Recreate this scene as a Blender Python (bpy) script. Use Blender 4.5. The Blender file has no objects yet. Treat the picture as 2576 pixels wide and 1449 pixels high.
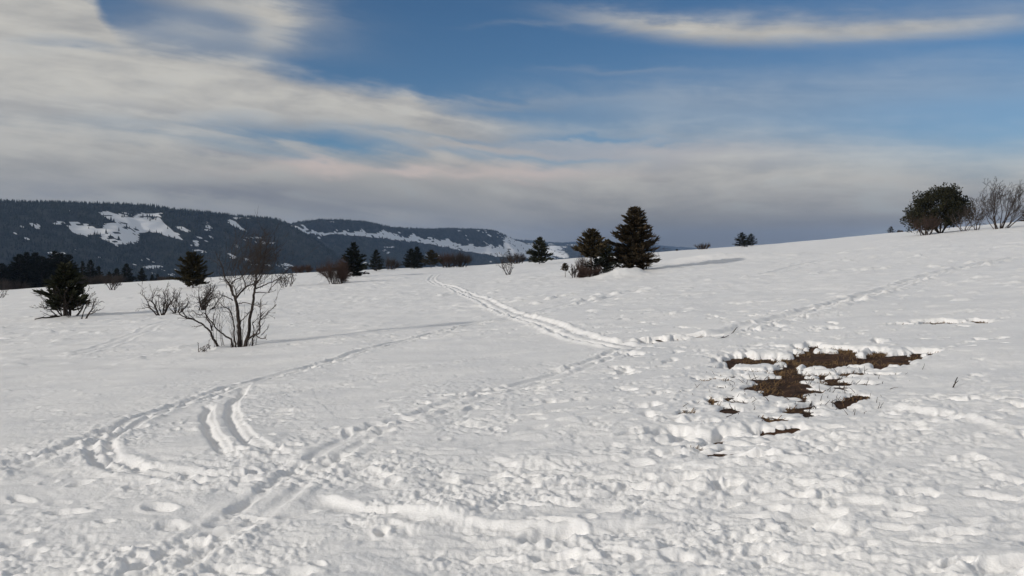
import bpy, math, random
import numpy as np

# ------------------------------------------------------------------ camera, sky, sun, exposure
scene = bpy.context.scene
COL = scene.collection
FOC, UC, VC, EYE = 2000.0, 1288.0, 724.5, 640.0      # photo measured on a 2576 x 1449 grid
CAM_Z = 1.65
PITCH = math.atan((VC - EYE) / FOC)

cam_data = bpy.data.cameras.new('camera')
cam = bpy.data.objects.new('camera', cam_data)
COL.objects.link(cam)
cam.location = (0, 0, CAM_Z)
cam.rotation_euler = (math.pi / 2 - PITCH, 0, 0)
cam_data.sensor_width = 36.0
cam_data.lens = 36.0 * FOC / 2576.0
cam_data.clip_start = 0.05
cam_data.clip_end = 80000
scene.camera = cam

SUN_EL = math.radians(20.0)
SUN_H = (-0.885, -0.466)                              # horizontal direction towards the sun
SUN_DIR = (SUN_H[0] * math.cos(SUN_EL), SUN_H[1] * math.cos(SUN_EL), math.sin(SUN_EL))

world = bpy.data.worlds.new('World')
scene.world = world
world.use_nodes = True
WN = world.node_tree
WN.nodes.clear()

class S:
    """tiny wrapper so that shader maths reads like maths"""
    def __init__(self, tree, sock): self.t = tree; self.s = sock
    def _op(self, op, *o, clamp=False):
        n = self.t.nodes.new('ShaderNodeMath'); n.operation = op; n.use_clamp = clamp
        for i, a in enumerate((self,) + o):
            if isinstance(a, S): self.t.links.new(a.s, n.inputs[i])
            else: n.inputs[i].default_value = a
        return S(self.t, n.outputs[0])
    def __add__(self, o): return self._op('ADD', o)
    __radd__ = __add__
    def __sub__(self, o): return self._op('SUBTRACT', o)
    def __rsub__(self, o): return (self * -1.0) + o
    def __mul__(self, o): return self._op('MULTIPLY', o)
    __rmul__ = __mul__
    def __truediv__(self, o): return self._op('DIVIDE', o)
    def __neg__(self): return self * -1.0
    def pw(self, o): return self._op('POWER', o)
    def sat(self): return self._op('ADD', 0.0, clamp=True)
    def ss(self, a, b):
        n = self.t.nodes.new('ShaderNodeMapRange'); n.interpolation_type = 'SMOOTHSTEP'
        self.t.links.new(self.s, n.inputs[0])
        n.inputs[1].default_value = a; n.inputs[2].default_value = b
        return S(self.t, n.outputs[0])
def combine(t, x, y, z=0.0):
    n = t.nodes.new('ShaderNodeCombineXYZ')
    for i, a in enumerate((x, y, z)):
        if isinstance(a, S): t.links.new(a.s, n.inputs[i])
        else: n.inputs[i].default_value = a
    return n.outputs[0]
def noise(t, vec, scale, detail=6, rough=0.55, dist=0.0, out=0):
    n = t.nodes.new('ShaderNodeTexNoise'); n.noise_dimensions = '3D'
    t.links.new(vec, n.inputs['Vector'])
    n.inputs['Scale'].default_value = scale; n.inputs['Detail'].default_value = detail
    n.inputs['Roughness'].default_value = rough; n.inputs['Distortion'].default_value = dist
    return S(t, n.outputs[out])
def mixc(t, fac, a, b):
    n = t.nodes.new('ShaderNodeMix'); n.data_type = 'RGBA'
    if isinstance(fac, S): t.links.new(fac.s, n.inputs[0])
    else: n.inputs[0].default_value = fac
    for i, c in ((6, a), (7, b)):
        if hasattr(c, 'is_output'): t.links.new(c, n.inputs[i])
        else: n.inputs[i].default_value = (c[0], c[1], c[2], 1)
    return n.outputs[2]

def build_sky():
    t = WN
    BG = 0.08
    sky = t.nodes.new('ShaderNodeTexSky'); sky.sky_type = 'NISHITA'; sky.sun_disc = False
    sky.sun_elevation = SUN_EL
    sky.sun_rotation = math.atan2(SUN_DIR[0], SUN_DIR[1])
    sky.altitude = 1500; sky.air_density = 1.0; sky.dust_density = 0.3; sky.ozone_density = 2.5
    tc = t.nodes.new('ShaderNodeTexCoord')
    sep = t.nodes.new('ShaderNodeSeparateXYZ'); t.links.new(tc.outputs['Generated'], sep.inputs[0])
    x, y, z = (S(t, sep.outputs[i]) for i in range(3))
    hl = (x * x + y * y)._op('SQRT')._op('MAXIMUM', 0.001)
    sa = x / hl                                       # sine of the bearing
    ca = (y / hl)._op('ABSOLUTE')._op('MAXIMUM', 0.35)
    tv = (z / hl) / ca                                # height above the horizon, as on a flat picture
    el = z._op('ARCSINE')
    zz = z._op('MAXIMUM', 0.0) + 0.14
    px, py = x / zz, y / zz                           # a flat cloud deck seen in perspective
    big = noise(t, combine(t, px * 0.55, py * 0.9, 3.1), 1.0, 3, 0.55)
    et = tv + sa._op('MINIMUM', 0.1) * 0.22           # streaks dip to the right on the left side
    fib = noise(t, combine(t, sa * 3.0, et * 22.0, 1.3), 1.0, 5, 0.55, 0.6)
    fine = noise(t, combine(t, sa * 10.0, et * 46.0, 4.2), 1.0, 4, 0.58, 0.5)
    puff = noise(t, combine(t, sa * 13.0, tv * 30.0, 9.0), 1.0, 5, 0.55)
    wa = sa + (fine - 0.5) * 0.06
    we = tv + (fib - 0.5) * 0.035 + (fine - 0.5) * 0.018 + (puff - 0.5) * 0.030
    def uv(u, v):
        return math.sin(math.atan((u - UC) / FOC)), (EYE - v) / FOC
    lean = {k: combine(t, wa, we + wa * k if k else we) for k in (0.0, 0.1, 0.2)}
    def blobs(*items):
        """sum of soft elliptic patches: (u, v, ru, rv, weight, tilt)"""
        acc = None
        for it in items:
            u, v, ru, rv, w = it[:5]; tilt = it[5] if len(it) > 5 else 0.0
            cx, cy = uv(u, v); cy += tilt * cx
            kx, ky = FOC / ru, FOC / rv
            m = t.nodes.new('ShaderNodeVectorMath'); m.operation = 'MULTIPLY_ADD'
            t.links.new(lean[tilt], m.inputs[0]); m.inputs[1].default_value = (kx, ky, 0); m.inputs[2].default_value = (-cx * kx, -cy * ky, 0)
            d = t.nodes.new('ShaderNodeVectorMath'); d.operation = 'DOT_PRODUCT'
            t.links.new(m.outputs[0], d.inputs[0]); t.links.new(m.outputs[0], d.inputs[1])
            p = t.nodes.new('ShaderNodeMath'); p.operation = 'POWER'; p.inputs[0].default_value = 0.35
            t.links.new(d.outputs['Value'], p.inputs[1])
            g = S(t, p.outputs[0])
            acc = g * w if acc is None else g._op('MULTIPLY_ADD', w, acc)
        return acc
    # top edge of the cloud bank along the bearing
    fc = t.nodes.new('ShaderNodeFloatCurve')
    pts = [(-900, -420), (-300, -260), (0, -160), (230, -30), (320, 75), (480, 112), (620, 130), (740, 168),
           (1000, 216), (1150, 256), (1400, 285), (1700, 262), (1950, 268), (2300, 300), (2576, 312), (3400, 300)]
    c = fc.mapping.curves[0]
    conv = [((uv(u, v)[0] + 1) / 2, uv(u, v)[1] / 0.8) for u, v in pts]
    conv = [(0.0, conv[0][1])] + conv + [(1.0, conv[-1][1])]
    while len(c.points) < len(conv): c.points.new(0.5, 0.5)
    for p, (a, b) in zip(c.points, conv): p.location = (a, b)
    fc.mapping.update()
    t.links.new(((sa + 1.0) * 0.5).s, fc.inputs['Value'])
    edge = S(t, fc.outputs[0]) * 0.8
    right = sa.ss(-0.12, 0.12)
    d = edge - we
    bank = d.ss(-0.004, 0.028) * (1.0 - right) + d.ss(-0.025, 0.095) * right
    # thin blue gaps in the bank
    hole = blobs((540, 335, 300, 30, 0.62, 0.1), (830, 345, 230, 34, 0.70, 0.1), (180, 118, 110, 20, 0.55), (1150, 385, 230, 14, 0.5, 0.1),
                 (1090, 338, 260, 8, 0.36, 0.1), (1480, 345, 240, 8, 0.35), (1420, 393, 180, 9, 0.35), (700, 385, 200, 14, 0.36, 0.1))
    bank = (bank - hole * fib.ss(0.28, 0.62))._op('MAXIMUM', 0.0)
    bank = bank * (0.62 + 0.42 * fib + 0.42 * puff).sat()
    high = blobs((600, 18, 190, 44, 0.85, 0.2), (690, 90, 55, 64, 0.55), (560, 108, 220, 30, 0.5, 0.1), (760, -20, 150, 20, 0.5), (420, 60, 150, 40, 0.22))
    cut = tv - uv(1900, 128)[1] - (sa - uv(1950, 0)[0]) * (sa - uv(1950, 0)[0]) * 0.42
    lens = blobs((1900, 86, 350, 40, 0.72), (1640, 72, 230, 22, 0.6, 0.1), (2330, 90, 330, 38, 0.62), (2560, 60, 220, 80, 0.30))
    lens = lens * (0.22 + 0.65 * fib + 0.75 * fine).sat() * (cut + (fine - 0.5) * 0.012).ss(-0.010, 0.022)
    wisps = blobs((1550, 185, 180, 10, 0.14), (1150, 258, 280, 14, 0.32), (2300, 215, 480, 70, 0.26), (1350, 72, 150, 8, 0.12), (1700, 250, 420, 40, 0.2))
    # unseen cloud deck overhead, added thick to grey the sky light on the snow
    over = big.ss(0.30, 0.56) * el.ss(0.33, 0.55) * 0.95
    dens = (bank + high * (0.45 + fib) + lens + wisps + over)._op('MINIMUM', 1.0)
    # colour of the cloud: sunlit cream, grey undersides, blue grey towards the ground
    grey = (fine * 0.4 + fib * 0.4 + puff * 0.5).ss(0.48, 0.84)
    c1 = mixc(t, grey, (0.575, 0.555, 0.505), (0.375, 0.37, 0.36))
    lowr = tv.ss(0.135, -0.005) * right * (0.75 + 0.5 * fib)
    lowl = tv.ss(0.20, 0.02) * (1.0 - right) * (0.55 + 0.7 * fib)
    c2 = mixc(t, lowl.sat() * 0.9, c1, (0.245, 0.243, 0.235))
    c3 = mixc(t, lowr.sat() * 0.97, c2, (0.152, 0.143, 0.132))
    cream = blobs((800, 412, 95, 17, 1.0, 0.1), (1040, 424, 75, 14, 0.9, 0.1), (1330, 432, 240, 20, 0.85), (1550, 375, 420, 30, 0.6), (850, 430, 260, 14, 0.4))
    c4 = mixc(t, (cream * (0.45 + puff * 1.2)).sat() * 0.9, c3, (0.57, 0.48, 0.43))
    dark = blobs((570, 388, 95, 10, 0.8, 0.1), (960, 255, 330, 16, 0.45, 0.2), (330, 275, 200, 12, 0.3, 0.1)) + blobs((180, 470, 420, 22, 0.4)) * puff.ss(0.4, 0.6)
    c5 = mixc(t, dark.sat() * 0.8, c4, (0.26, 0.27, 0.30))
    base = blobs((900, 520, 330, 26, 0.55, 0.1), (560, 478, 260, 16, 0.55), (1700, 590, 900, 30, 0.25))
    c6 = mixc(t, base.sat() * 0.85, c5, (0.155, 0.163, 0.188))
    # to background units
    sc = t.nodes.new('ShaderNodeVectorMath'); sc.operation = 'SCALE'
    t.links.new(c6, sc.inputs[0]); sc.inputs['Scale'].default_value = 1.0 / BG
    hs = t.nodes.new('ShaderNodeHueSaturation')
    hs.inputs['Saturation'].default_value = 1.2; hs.inputs['Value'].default_value = 0.9
    t.links.new(sky.outputs[0], hs.inputs['Color'])
    col = mixc(t, dens, hs.outputs[0], sc.outputs[0])
    bg = t.nodes.new('ShaderNodeBackground'); bg.inputs['Strength'].default_value = BG
    t.links.new(col, bg.inputs['Color'])
    world.cycles.sampling_method = 'MANUAL'; world.cycles.sample_map_resolution = 512
    out = t.nodes.new('ShaderNodeOutputWorld')
    t.links.new(bg.outputs[0], out.inputs['Surface'])
build_sky()

sun_data = bpy.data.lights.new('sun', 'SUN')
sun_data.energy = 2.75
sun_data.angle = math.radians(0.6)
sun_data.color = (1.0, 0.925, 0.82)
sun = bpy.data.objects.new('sun', sun_data)
COL.objects.link(sun)
from mathutils import Vector
sun.rotation_euler = Vector(SUN_DIR).to_track_quat('Z', 'Y').to_euler()
sun.location = (-40, -20, 30)

vs = scene.view_settings
scene.display_settings.display_device = 'sRGB'
vs.view_transform = 'Standard'; vs.look = 'None'; vs.exposure = 0.0; vs.gamma = 1.0; vs.use_curve_mapping = False
scene.render.engine = 'CYCLES'
scene.cycles.use_denoising = True
scene.cycles.denoising_input_passes = 'RGB_ALBEDO_NORMAL'
scene.cycles.max_bounces = 6
scene.cycles.diffuse_bounces = 2
scene.cycles.volume_bounces = 1
scene.cycles.caustics_reflective = False
scene.cycles.caustics_refractive = False

# ------------------------------------------------------------------ helpers
R = np.random.default_rng(7)
_perm = R.permutation(256); _perm = np.concatenate([_perm, _perm, _perm])
_ga = R.uniform(0, 2 * np.pi, 256); _gx, _gy = np.cos(_ga), np.sin(_ga)
def perlin(x, y, seed=0):
    x = np.asarray(x, float) + seed * 17.31; y = np.asarray(y, float) + seed * 9.77
    xf = np.floor(x); yf = np.floor(y)
    xi = xf.astype(np.int64) & 255; yi = yf.astype(np.int64) & 255
    fx = x - xf; fy = y - yf
    sx = fx * fx * fx * (fx * (fx * 6 - 15) + 10); sy = fy * fy * fy * (fy * (fy * 6 - 15) + 10)
    def g(ix, iy, dx, dy):
        h = _perm[_perm[ix] + iy]
        return _gx[h] * dx + _gy[h] * dy
    n00 = g(xi, yi, fx, fy); n10 = g(xi + 1, yi, fx - 1, fy)
    n01 = g(xi, yi + 1, fx, fy - 1); n11 = g(xi + 1, yi + 1, fx - 1, fy - 1)
    a = n00 + sx * (n10 - n00); b = n01 + sx * (n11 - n01)
    return (a + sy * (b - a)) * 1.41
def fbm(x, y, wl, octv, seed=0, gain=0.5):
    v = 0; a = 1
    for k in range(octv):
        v = v + a * perlin(x / wl, y / wl, seed + k * 3); wl *= 0.5; a *= gain
    return v
def sstep(x, a, b):
    q = np.clip((x - a) / (b - a), 0, 1)
    return q * q * (3 - 2 * q)

def mesh_np(name, verts, faces, smooth=False):
    """faces: list of (n,k) integer arrays"""
    me = bpy.data.meshes.new(name)
    verts = np.asarray(verts, np.float32)
    me.vertices.add(len(verts)); me.vertices.foreach_set('co', verts.ravel())
    loops = np.concatenate([np.asarray(f, np.int32).ravel() for f in faces])
    tot = np.concatenate([np.full(len(f), np.asarray(f).shape[1], np.int32) for f in faces])
    start = np.concatenate([[0], np.cumsum(tot)[:-1]]).astype(np.int32)
    me.loops.add(len(loops)); me.loops.foreach_set('vertex_index', loops)
    me.polygons.add(len(tot)); me.polygons.foreach_set('loop_start', start)
    me.polygons.foreach_set('loop_total', tot)
    if smooth: me.polygons.foreach_set('use_smooth', np.ones(len(tot), bool))
    me.update(calc_edges=True); me.validate(verbose=False)
    return me
def link(name, me, mat, parent=None):
    o = bpy.data.objects.new(name, me); COL.objects.link(o)
    if mat: me.materials.append(mat)
    if parent: o.parent = parent
    return o
def tag(o, label=None, cat=None, group=None, kind=None):
    if label: o['label'] = label
    if cat: o['category'] = cat
    if group: o['group'] = group
    if kind: o['kind'] = kind
    return o
def empty(name, loc):
    o = bpy.data.objects.new(name, None); COL.objects.link(o); o.location = loc
    o.empty_display_size = 0.3
    return o

# ------------------------------------------------------------------ photograph grid <-> place
CP, SP = math.cos(PITCH), math.sin(PITCH)
def ray(u, v):
    a = (u - UC) / FOC; b = (VC - v) / FOC
    dx, dy, dz = a, CP + b * SP, -SP + b * CP
    return dx / dy, dz / dy                            # per metre of depth
def project(x, y, z):
    zz = z - CAM_Z
    dep = y * CP - zz * SP; up = y * SP + zz * CP
    dep = np.where(dep < 0.05, 0.05, dep)
    return UC + FOC * x / dep, VC - FOC * up / dep

# ------------------------------------------------------------------ the slope itself
SLOPE = 0.062
CREST_U = [-900, 0, 650, 1200, 1640, 1950, 2300, 2576, 3400]
CREST_C = [-20, -17, -12, 1, -5, -9, -22, -32, -52]
CREST_A = [(u - UC) / FOC for u in CREST_U]
def base_z(x, y):
    x = np.asarray(x, float); y = np.asarray(y, float)
    r = np.hypot(x, y)
    yy = np.maximum(y, 1e-3)
    a = np.where(y > 0.5, x / np.maximum(y, 0.5), np.sign(x) * 2)
    a = np.clip(a, -1.1, 1.1)
    corr = -np.interp(a, CREST_A, CREST_C) / FOC
    z = SLOPE * x * np.where(r > 260, 260 / np.maximum(r, 1), 1.0)
    z = z + corr * np.maximum(yy - 12, 0) * np.where(r > 260, 260 / np.maximum(r, 1), 1)
    dc = 150.0
    q = np.maximum(r - dc, 0)
    drop = np.where(q < 160, 0.0007 * q * q, 0.0007 * 160 * 160 + 0.224 * (q - 160))
    # bend only towards the valley in front; the hill goes on behind the camera
    return z - np.minimum(drop, 335)
def hit(u, v, far=190):
    ax, az = ray(u, v)
    t = np.geomspace(2.5, far, 4000)
    g = CAM_Z + az * t - base_z(ax * t, t)
    i = np.argmax(g < 0)
    if not (g < 0).any(): return None
    t0, t1 = t[i - 1], t[i]
    w = g[i - 1] / (g[i - 1] - g[i])
    d = t0 + (t1 - t0) * w
    return ax * d, d

def spline(P, n=14):
    P = np.array(P, float)
    Q = np.vstack([2 * P[0] - P[1], P, 2 * P[-1] - P[-2]])
    out = []
    for i in range(1, len(Q) - 2):
        t = np.linspace(0, 1, n, endpoint=False)[:, None]
        p0, p1, p2, p3 = Q[i - 1], Q[i], Q[i + 1], Q[i + 2]
        out.append(0.5 * ((2 * p1) + (-p0 + p2) * t + (2 * p0 - 5 * p1 + 4 * p2 - p3) * t ** 2 + (-p0 + 3 * p1 - 3 * p2 + p3) * t ** 3))
    out.append(Q[-2:-1])
    return np.vstack(out)
def path(uvs): return spline([hit(u, v) for u, v in uvs], 6)
def path_dist(x, y, P, reach):
    """signed distance to a polyline and length along it, for the points near it"""
    d = np.full(x.shape, 1e9); s = np.zeros(x.shape)
    acc = 0.0
    for i in range(len(P) - 1):
        a, b = P[i], P[i + 1]; e = b - a; L = math.hypot(*e)
        if L < 1e-6: continue
        m = (x > min(a[0], b[0]) - reach) & (x < max(a[0], b[0]) + reach) & (y > min(a[1], b[1]) - reach) & (y < max(a[1], b[1]) + reach)
        if m.any():
            qx, qy = x[m] - a[0], y[m] - a[1]
            t = np.clip((qx * e[0] + qy * e[1]) / (L * L), 0, 1)
            dx, dy = qx - t * e[0], qy - t * e[1]
            dd = np.hypot(dx, dy) * np.where(e[0] * qy - e[1] * qx >= 0, 1, -1)
            dm = d[m]; sm = s[m]
            better = np.abs(dd) < np.abs(dm)
            dm[better] = dd[better]; sm[better] = (acc + t * L)[better]
            d[m] = dm; s[m] = sm
        acc += L
    return d, s

TRACKS = [  # photo points, offset of the grooves, groove half width, depth, berm, churn
    ([(1098, 698), (1088, 703), (1087, 711), (1120, 722), (1180, 741), (1240, 768), (1310, 797), (1380, 822), (1440, 841), (1510, 858), (1590, 871)], (-0.16, 0.16), 0.075, 0.045, 0.042, 0.25),
    ([(1312, 797), (1200, 818), (1000, 862), (800, 915), (600, 967), (420, 1025), (310, 1078), (252, 1122), (246, 1155), (300, 1185), (420, 1202), (560, 1208), (700, 1200)], (-0.06, 0.10), 0.055, 0.036, 0.016, 0.40),
    ([(1590, 866), (1500, 905), (1250, 985), (1100, 1040), (950, 1087), (800, 1162), (650, 1262), (450, 1380), (330, 1448), (200, 1530)], (-0.10, 0.14), 0.06, 0.024, 0.013, 0.32),
    ([(1590, 864), (1700, 853), (1830, 838), (1940, 812), (2100, 771), (2350, 692), (2576, 642)], (0.0, 0.28), 0.11, 0.055, 0.04, 0.7),
    ([(518, 1012), (519, 1040), (526, 1080), (541, 1120), (562, 1162)], (0.0,), 0.045, 0.045, 0.004, 0.05),
    ([(612, 976), (586, 1015), (580, 1050), (592, 1090), (636, 1142)], (0.0,), 0.048, 0.045, 0.004, 0.05),
    ([(1310, 800), (1450, 765), (1600, 733), (1700, 715)], (0.0, 0.4), 0.12, 0.028, 0.012, 0.3),
    ([(620, 1010), (800, 975), (1050, 930), (1400, 868)], (0.0,), 0.07, 0.016, 0.01, 0.25),
    ([(330, 1066), (230, 1115), (150, 1150), (0, 1190), (-200, 1240)], (-0.1, 0.15), 0.07, 0.03, 0.02, 0.6),
    ([(1930, 690), (2080, 655)], (0.0, 0.3), 0.13, 0.04, 0.04, 0.4),
    ([(60, 905), (240, 880), (450, 805)], (0.0, 0.3), 0.07, 0.012, 0.012, 0.3),
]
BANKS = [  # steps in the snow whose lit face looks towards the sun: points, height, width
    ([(788, 1240), (900, 1266), (1100, 1297), (1300, 1318), (1600, 1308), (1750, 1290)], 0.044, 0.08),
    ([(640, 962), (610, 1000), (606, 1045), (636, 1095), (692, 1132), (770, 1160)], 0.024, 0.06),
    ([(905, 1205), (1000, 1212), (1120, 1208)], 0.04, 0.09),
    ([(1200, 1165), (1400, 1160), (1700, 1140)], 0.022, 0.10),
    ([(2200, 1020), (2350, 1040), (2500, 1075), (2600, 1120)], 0.03, 0.10),
    ([(545, 1010), (542, 1050), (556, 1095), (588, 1140), (640, 1178)], 0.018, 0.05),
    ([(1250, 1240), (1420, 1255), (1600, 1270), (1850, 1240)], 0.015, 0.09),
]
TRACKS = [(path(t[0]),) + t[1:] for t in TRACKS]
BANKS = [(path(b[0]),) + b[1:] for b in BANKS]

MELT = [  # bare spots in photo coordinates: u, v, ru, rv, strength
    (1890, 915, 75, 11, 1), (1850, 912, 35, 9, .9), (1990, 915, 60, 10, .7), (2085, 905, 75, 22, 1), (2190, 912, 95, 20, 1.1), (2290, 902, 55, 9, 1), (2335, 898, 18, 6, 1),
    (2060, 884, 60, 7, .9), (2000, 884, 45, 4, .8), (1945, 968, 60, 13, 1), (1990, 945, 26, 20, 1), (1900, 978, 30, 7, .9), (2140, 1010, 34, 10, 1), (2110, 968, 70, 5, .8),
    (2080, 945, 120, 5, .75), (1835, 1038, 24, 7, 1), (1845, 1014, 24, 5, .8), (1725, 1040, 26, 4, .8), (1785, 1013, 24, 4, .7), (1965, 1063, 34, 5, .9), (1780, 962, 50, 3, .7),
    (1840, 1150, 60, 4, .75), (1905, 1166, 60, 3, .7), (1760, 1190, 40, 3, .6), (2375, 818, 55, 5, 1.2), (2470, 814, 50, 4, 1.1), (2430, 828, 22, 3, 1), (2280, 822, 40, 3, .9), (2290, 1128, 50, 5, .6),
    (1690, 860, 80, 3.5, 1.2), (1790, 850, 60, 3.5, 1.2), (1640, 866, 30, 3, 1), (2045, 990, 60, 5, .7), (1990, 1040, 40, 4, .65), (2210, 870, 14, 7, .8), (2240, 845, 20, 3, .6), (1880, 1130, 40, 3, .6),
]
def melt_near(x, y):
    """1 in and close round the thawed spots, 0 elsewhere"""
    x = np.asarray(x, float); y = np.asarray(y, float)
    u, v = project(x, y, base_z(x, y) - 0.03)
    k = 0.8 * np.exp(-((u - 1985) / 300) ** 2 - ((v - 990) / 100) ** 2)
    for cu, cv, ru, rv, st in MELT:
        k = np.maximum(k, np.exp(-0.2 * ((u - cu) / (ru + 8)) ** 2 - 0.2 * ((v - cv) / (rv + 5)) ** 2))
    return sstep(k, 0.12, 0.45)
def patch_t(x, y):
    """how far the soil lies under the snow: shallow in front, deeper at the back of the patch"""
    return 0.028 + 0.052 * sstep(y, 8.2, 11.5) - 0.03 * sstep(y, 12.5, 15) + 0.12 * (1 - melt_near(x, y))

def mound(x, y):
    z = 0
    for u, v, du, dv, h in MOUNDS:
        z = z + h * np.exp(-((x - u) / du) ** 2 - ((y - v) / dv) ** 2)
    return z
def _m(u, v, du, dv, h):
    p = hit(u, v); return (p[0], p[1], du, dv, h)
MOUNDS = [_m(1562, 694, 0.85, 1.3, 0.42), _m(1515, 699, 0.7, 1.2, 0.16), _m(1600, 690, 0.40, 1.2, 0.28), _m(1440, 703, 0.8, 1.5, 0.06), (14.2, 55.6, 5.5, 2.4, 0.62),
          _m(600, 866, 0.9, 0.7, 0.05), _m(606, 868, .34, .30, -.09), _m(566, 873, .14, .14, -.05), _m(165, 796, 1.4, 1.2, 0.10), _m(166, 796, .4, .4, -.12), _m(405, 787, .35, .35, -.09), _m(443, 782, .3, .3, -.08), _m(510, 775, .4, .4, -.1), _m(718, 726, .6, .6, -.12), _m(845, 718, .9, .9, -.16), _m(1281, 692, .7, .7, -.14), _m(208, 799, .2, .2, -.05)]

def low_relief(x, y):
    return mound(x, y) + 0.10 * perlin(x / 9, y / 9, 1) * sstep(np.hypot(x, y), 3, 14) + 0.035 * perlin(x / 2.6, y / 2.6, 2) + 0.5 * perlin(x / 45, y / 45, 3) * sstep(np.hypot(x, y), 30, 90) * sstep(-np.hypot(x, y), -150, -110)

def snow_surface(x, y, step=0.01):
    r = np.hypot(x, y)
    bz = base_z(x, y) + low_relief(x, y)
    lod = lambda wl: np.clip((wl / step - 1.2) / 1.6, 0, 1)
    near = sstep(-r, -9.0, -4.2)
    u, v = project(x, y, bz)
    front = (y > 1)
    rightness = sstep(u, 700, 1900)
    churn = 0.22 + 0.55 * near + 0.35 * rightness * sstep(v, 850, 1150)
    churn = churn + 0.55 * np.exp(-((u - 170) / 210) ** 2 - ((v - 1150) / 80) ** 2)
    churn = churn * (0.7 + 0.9 * np.clip(perlin(x / 1.7, y / 1.7, 5) + 0.25, 0, 1))
    # tracks
    dz = np.zeros_like(bz)
    for P, offs, w, dep, berm, ch in TRACKS:
        d, s = path_dist(x, y, P, 1.4)
        m = np.abs(d) < 1.4
        if not m.any(): continue
        dd, ss_ = d[m], s[m]
        jit = 0.05 * perlin(ss_ / 0.6, ss_ * 0, 11)
        mod = 0.75 + 0.55 * perlin(ss_ / 0.45, ss_ * 0 + 3, 12)
        L = np.hypot(*np.diff(P, axis=0).T).sum(); end = sstep(ss_, -0.05, 0.45) * sstep(L - ss_, -0.05, 0.45)
        q = np.zeros_like(dd)
        for o in offs:
            e = dd - o - jit
            q = np.minimum(q, -dep * mod * np.exp(-(e / w) ** 4))
        lo, hi = min(offs), max(offs)
        for o in ([lo - 2.0 * w, hi + 2.0 * w] + ([(lo + hi) / 2] if hi - lo > 0.4 else [])):
            q = q + berm * (0.5 + 0.9 * np.clip(perlin(x[m] / 0.35, y[m] / 0.35, 13) + 0.3, 0, 1)) * np.exp(-((dd - o - jit) / (0.9 * w)) ** 2)
        dz[m] += q * end
        churn[m] += ch * end * np.exp(-(dd / 0.55) ** 2)
    for P, h, w in BANKS:
        d, s = path_dist(x, y, P, 0.9)
        m = np.abs(d) < 0.9
        if not m.any(): continue
        dd = d[m] + 0.03 * perlin(s[m] / 0.7, s[m] * 0, 21)
        fade = sstep(s[m], 0, 0.3) * sstep(-s[m], -s[m].max(), -s[m].max() + 0.5) * (0.9 + 0.3 * perlin(s[m] / 0.8, s[m] * 0, 22))
        st = np.where(dd > 0, np.exp(-np.maximum(dd - 0.02, 0) / 0.45), np.exp(-(dd / (w * 0.35)) ** 2))
        dz[m] += h * fade * (st - 0.35 * np.exp(-((dd + 0.11) / 0.08) ** 2))
        churn[m] += 0.2
    churn = np.clip(churn, 0.1, 1.5)
    wx = x + 0.08 * perlin(x / 0.35, y / 0.35, 31); wy = y + 0.08 * perlin(x / 0.35, y / 0.35, 32)
    # soft wind- and sun-worn swells, longer across the slope, then smaller lumps with creases
    l1 = np.abs(perlin(wx / 0.85, wy / 0.48, 33)); l2 = np.abs(perlin(wx / 0.38, wy / 0.24, 34)); l3 = perlin(wx / 0.16, wy / 0.11, 35)
    z = 0.028 * perlin(wx / 1.5, wy / 0.8, 30) * lod(0.8)
    z += churn * (0.023 * (l1 - 0.3) * lod(0.5) + 0.0125 * (l2 - 0.3) * lod(0.25) + 0.0065 * l3 * lod(0.12))
    # broken crust: low plates with crisp edges, here and there
    p1 = perlin(wx / 0.75, wy / 0.45, 81) + 0.5 * perlin(wx / 0.26, wy / 0.17, 82) + 0.28 * perlin(wx / 0.10, wy / 0.075, 83)
    p2 = perlin(wx / 0.30, wy / 0.20, 84) + 0.5 * perlin(wx / 0.12, wy / 0.085, 85) + 0.3 * perlin(wx / 0.05, wy / 0.04, 86)
    here = 0.12 + 1.0 * sstep(perlin(x / 1.4, y / 1.0, 87), -0.1, 0.35)
    z += (0.25 + churn) * here * (0.011 * sstep(p1, 0.05, 0.26) * lod(0.3) + 0.006 * sstep(p2, 0.18, 0.40) * lod(0.13) - 0.009 * sstep(-p2, 0.38, 0.62) * lod(0.13))
    ca, sn_ = math.cos(0.42), math.sin(0.42)
    al, ac = wx * ca + wy * sn_, -wx * sn_ + wy * ca
    z += 0.026 * np.abs(perlin(al / 1.1, ac / 0.20, 61)) * sstep(u, 1450, 1800) * sstep(v, 960, 1080) * sstep(-v, -1330, -1200)
    grain = 0.35 + 1.1 * sstep(perlin(x / 1.1, y / 0.8, 88) + 0.4 * perlin(x / 0.4, y / 0.3, 89), -0.35, 0.45)
    z += grain * (0.35 + 0.8 * churn) * (0.0092 * perlin(wx / 0.065, wy / 0.055, 36) * lod(0.06) + 0.0055 * perlin(x / 0.03, y / 0.026, 37) * lod(0.028))
    # stray crumbs and pits out on the smoother crust
    n = perlin(wx / 0.33, wy / 0.20, 38) + 0.4 * perlin(wx / 0.14, wy / 0.10, 39)
    patchy = np.clip(0.35 + 1.3 * perlin(x / 4.5, y / 3.0, 40), 0.0, 1.2)
    far_amp = 1.0 + 1.2 * sstep(r, 12, 45)
    z += 0.05 * far_amp * np.clip(n - 0.42, 0, 1) * patchy * lod(0.22)
    z -= 0.07 * np.clip(-n - 0.50, 0, 1) * patchy * lod(0.22)
    z += 0.035 * np.clip(perlin(x / 0.9, y / 0.55, 41) - 0.1, 0, 1) * sstep(r, 9, 20) * patchy * lod(0.7)
    z += 0.10 * np.clip(perlin(x / 2.2, y / 1.6, 42) - 0.25, 0, 1) * sstep(r, 25, 50) * lod(1.6)
    z += 0.02 * perlin(x / 0.5, y / 0.9, 43) * sstep(r, 14, 30) * lod(0.5)
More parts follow.
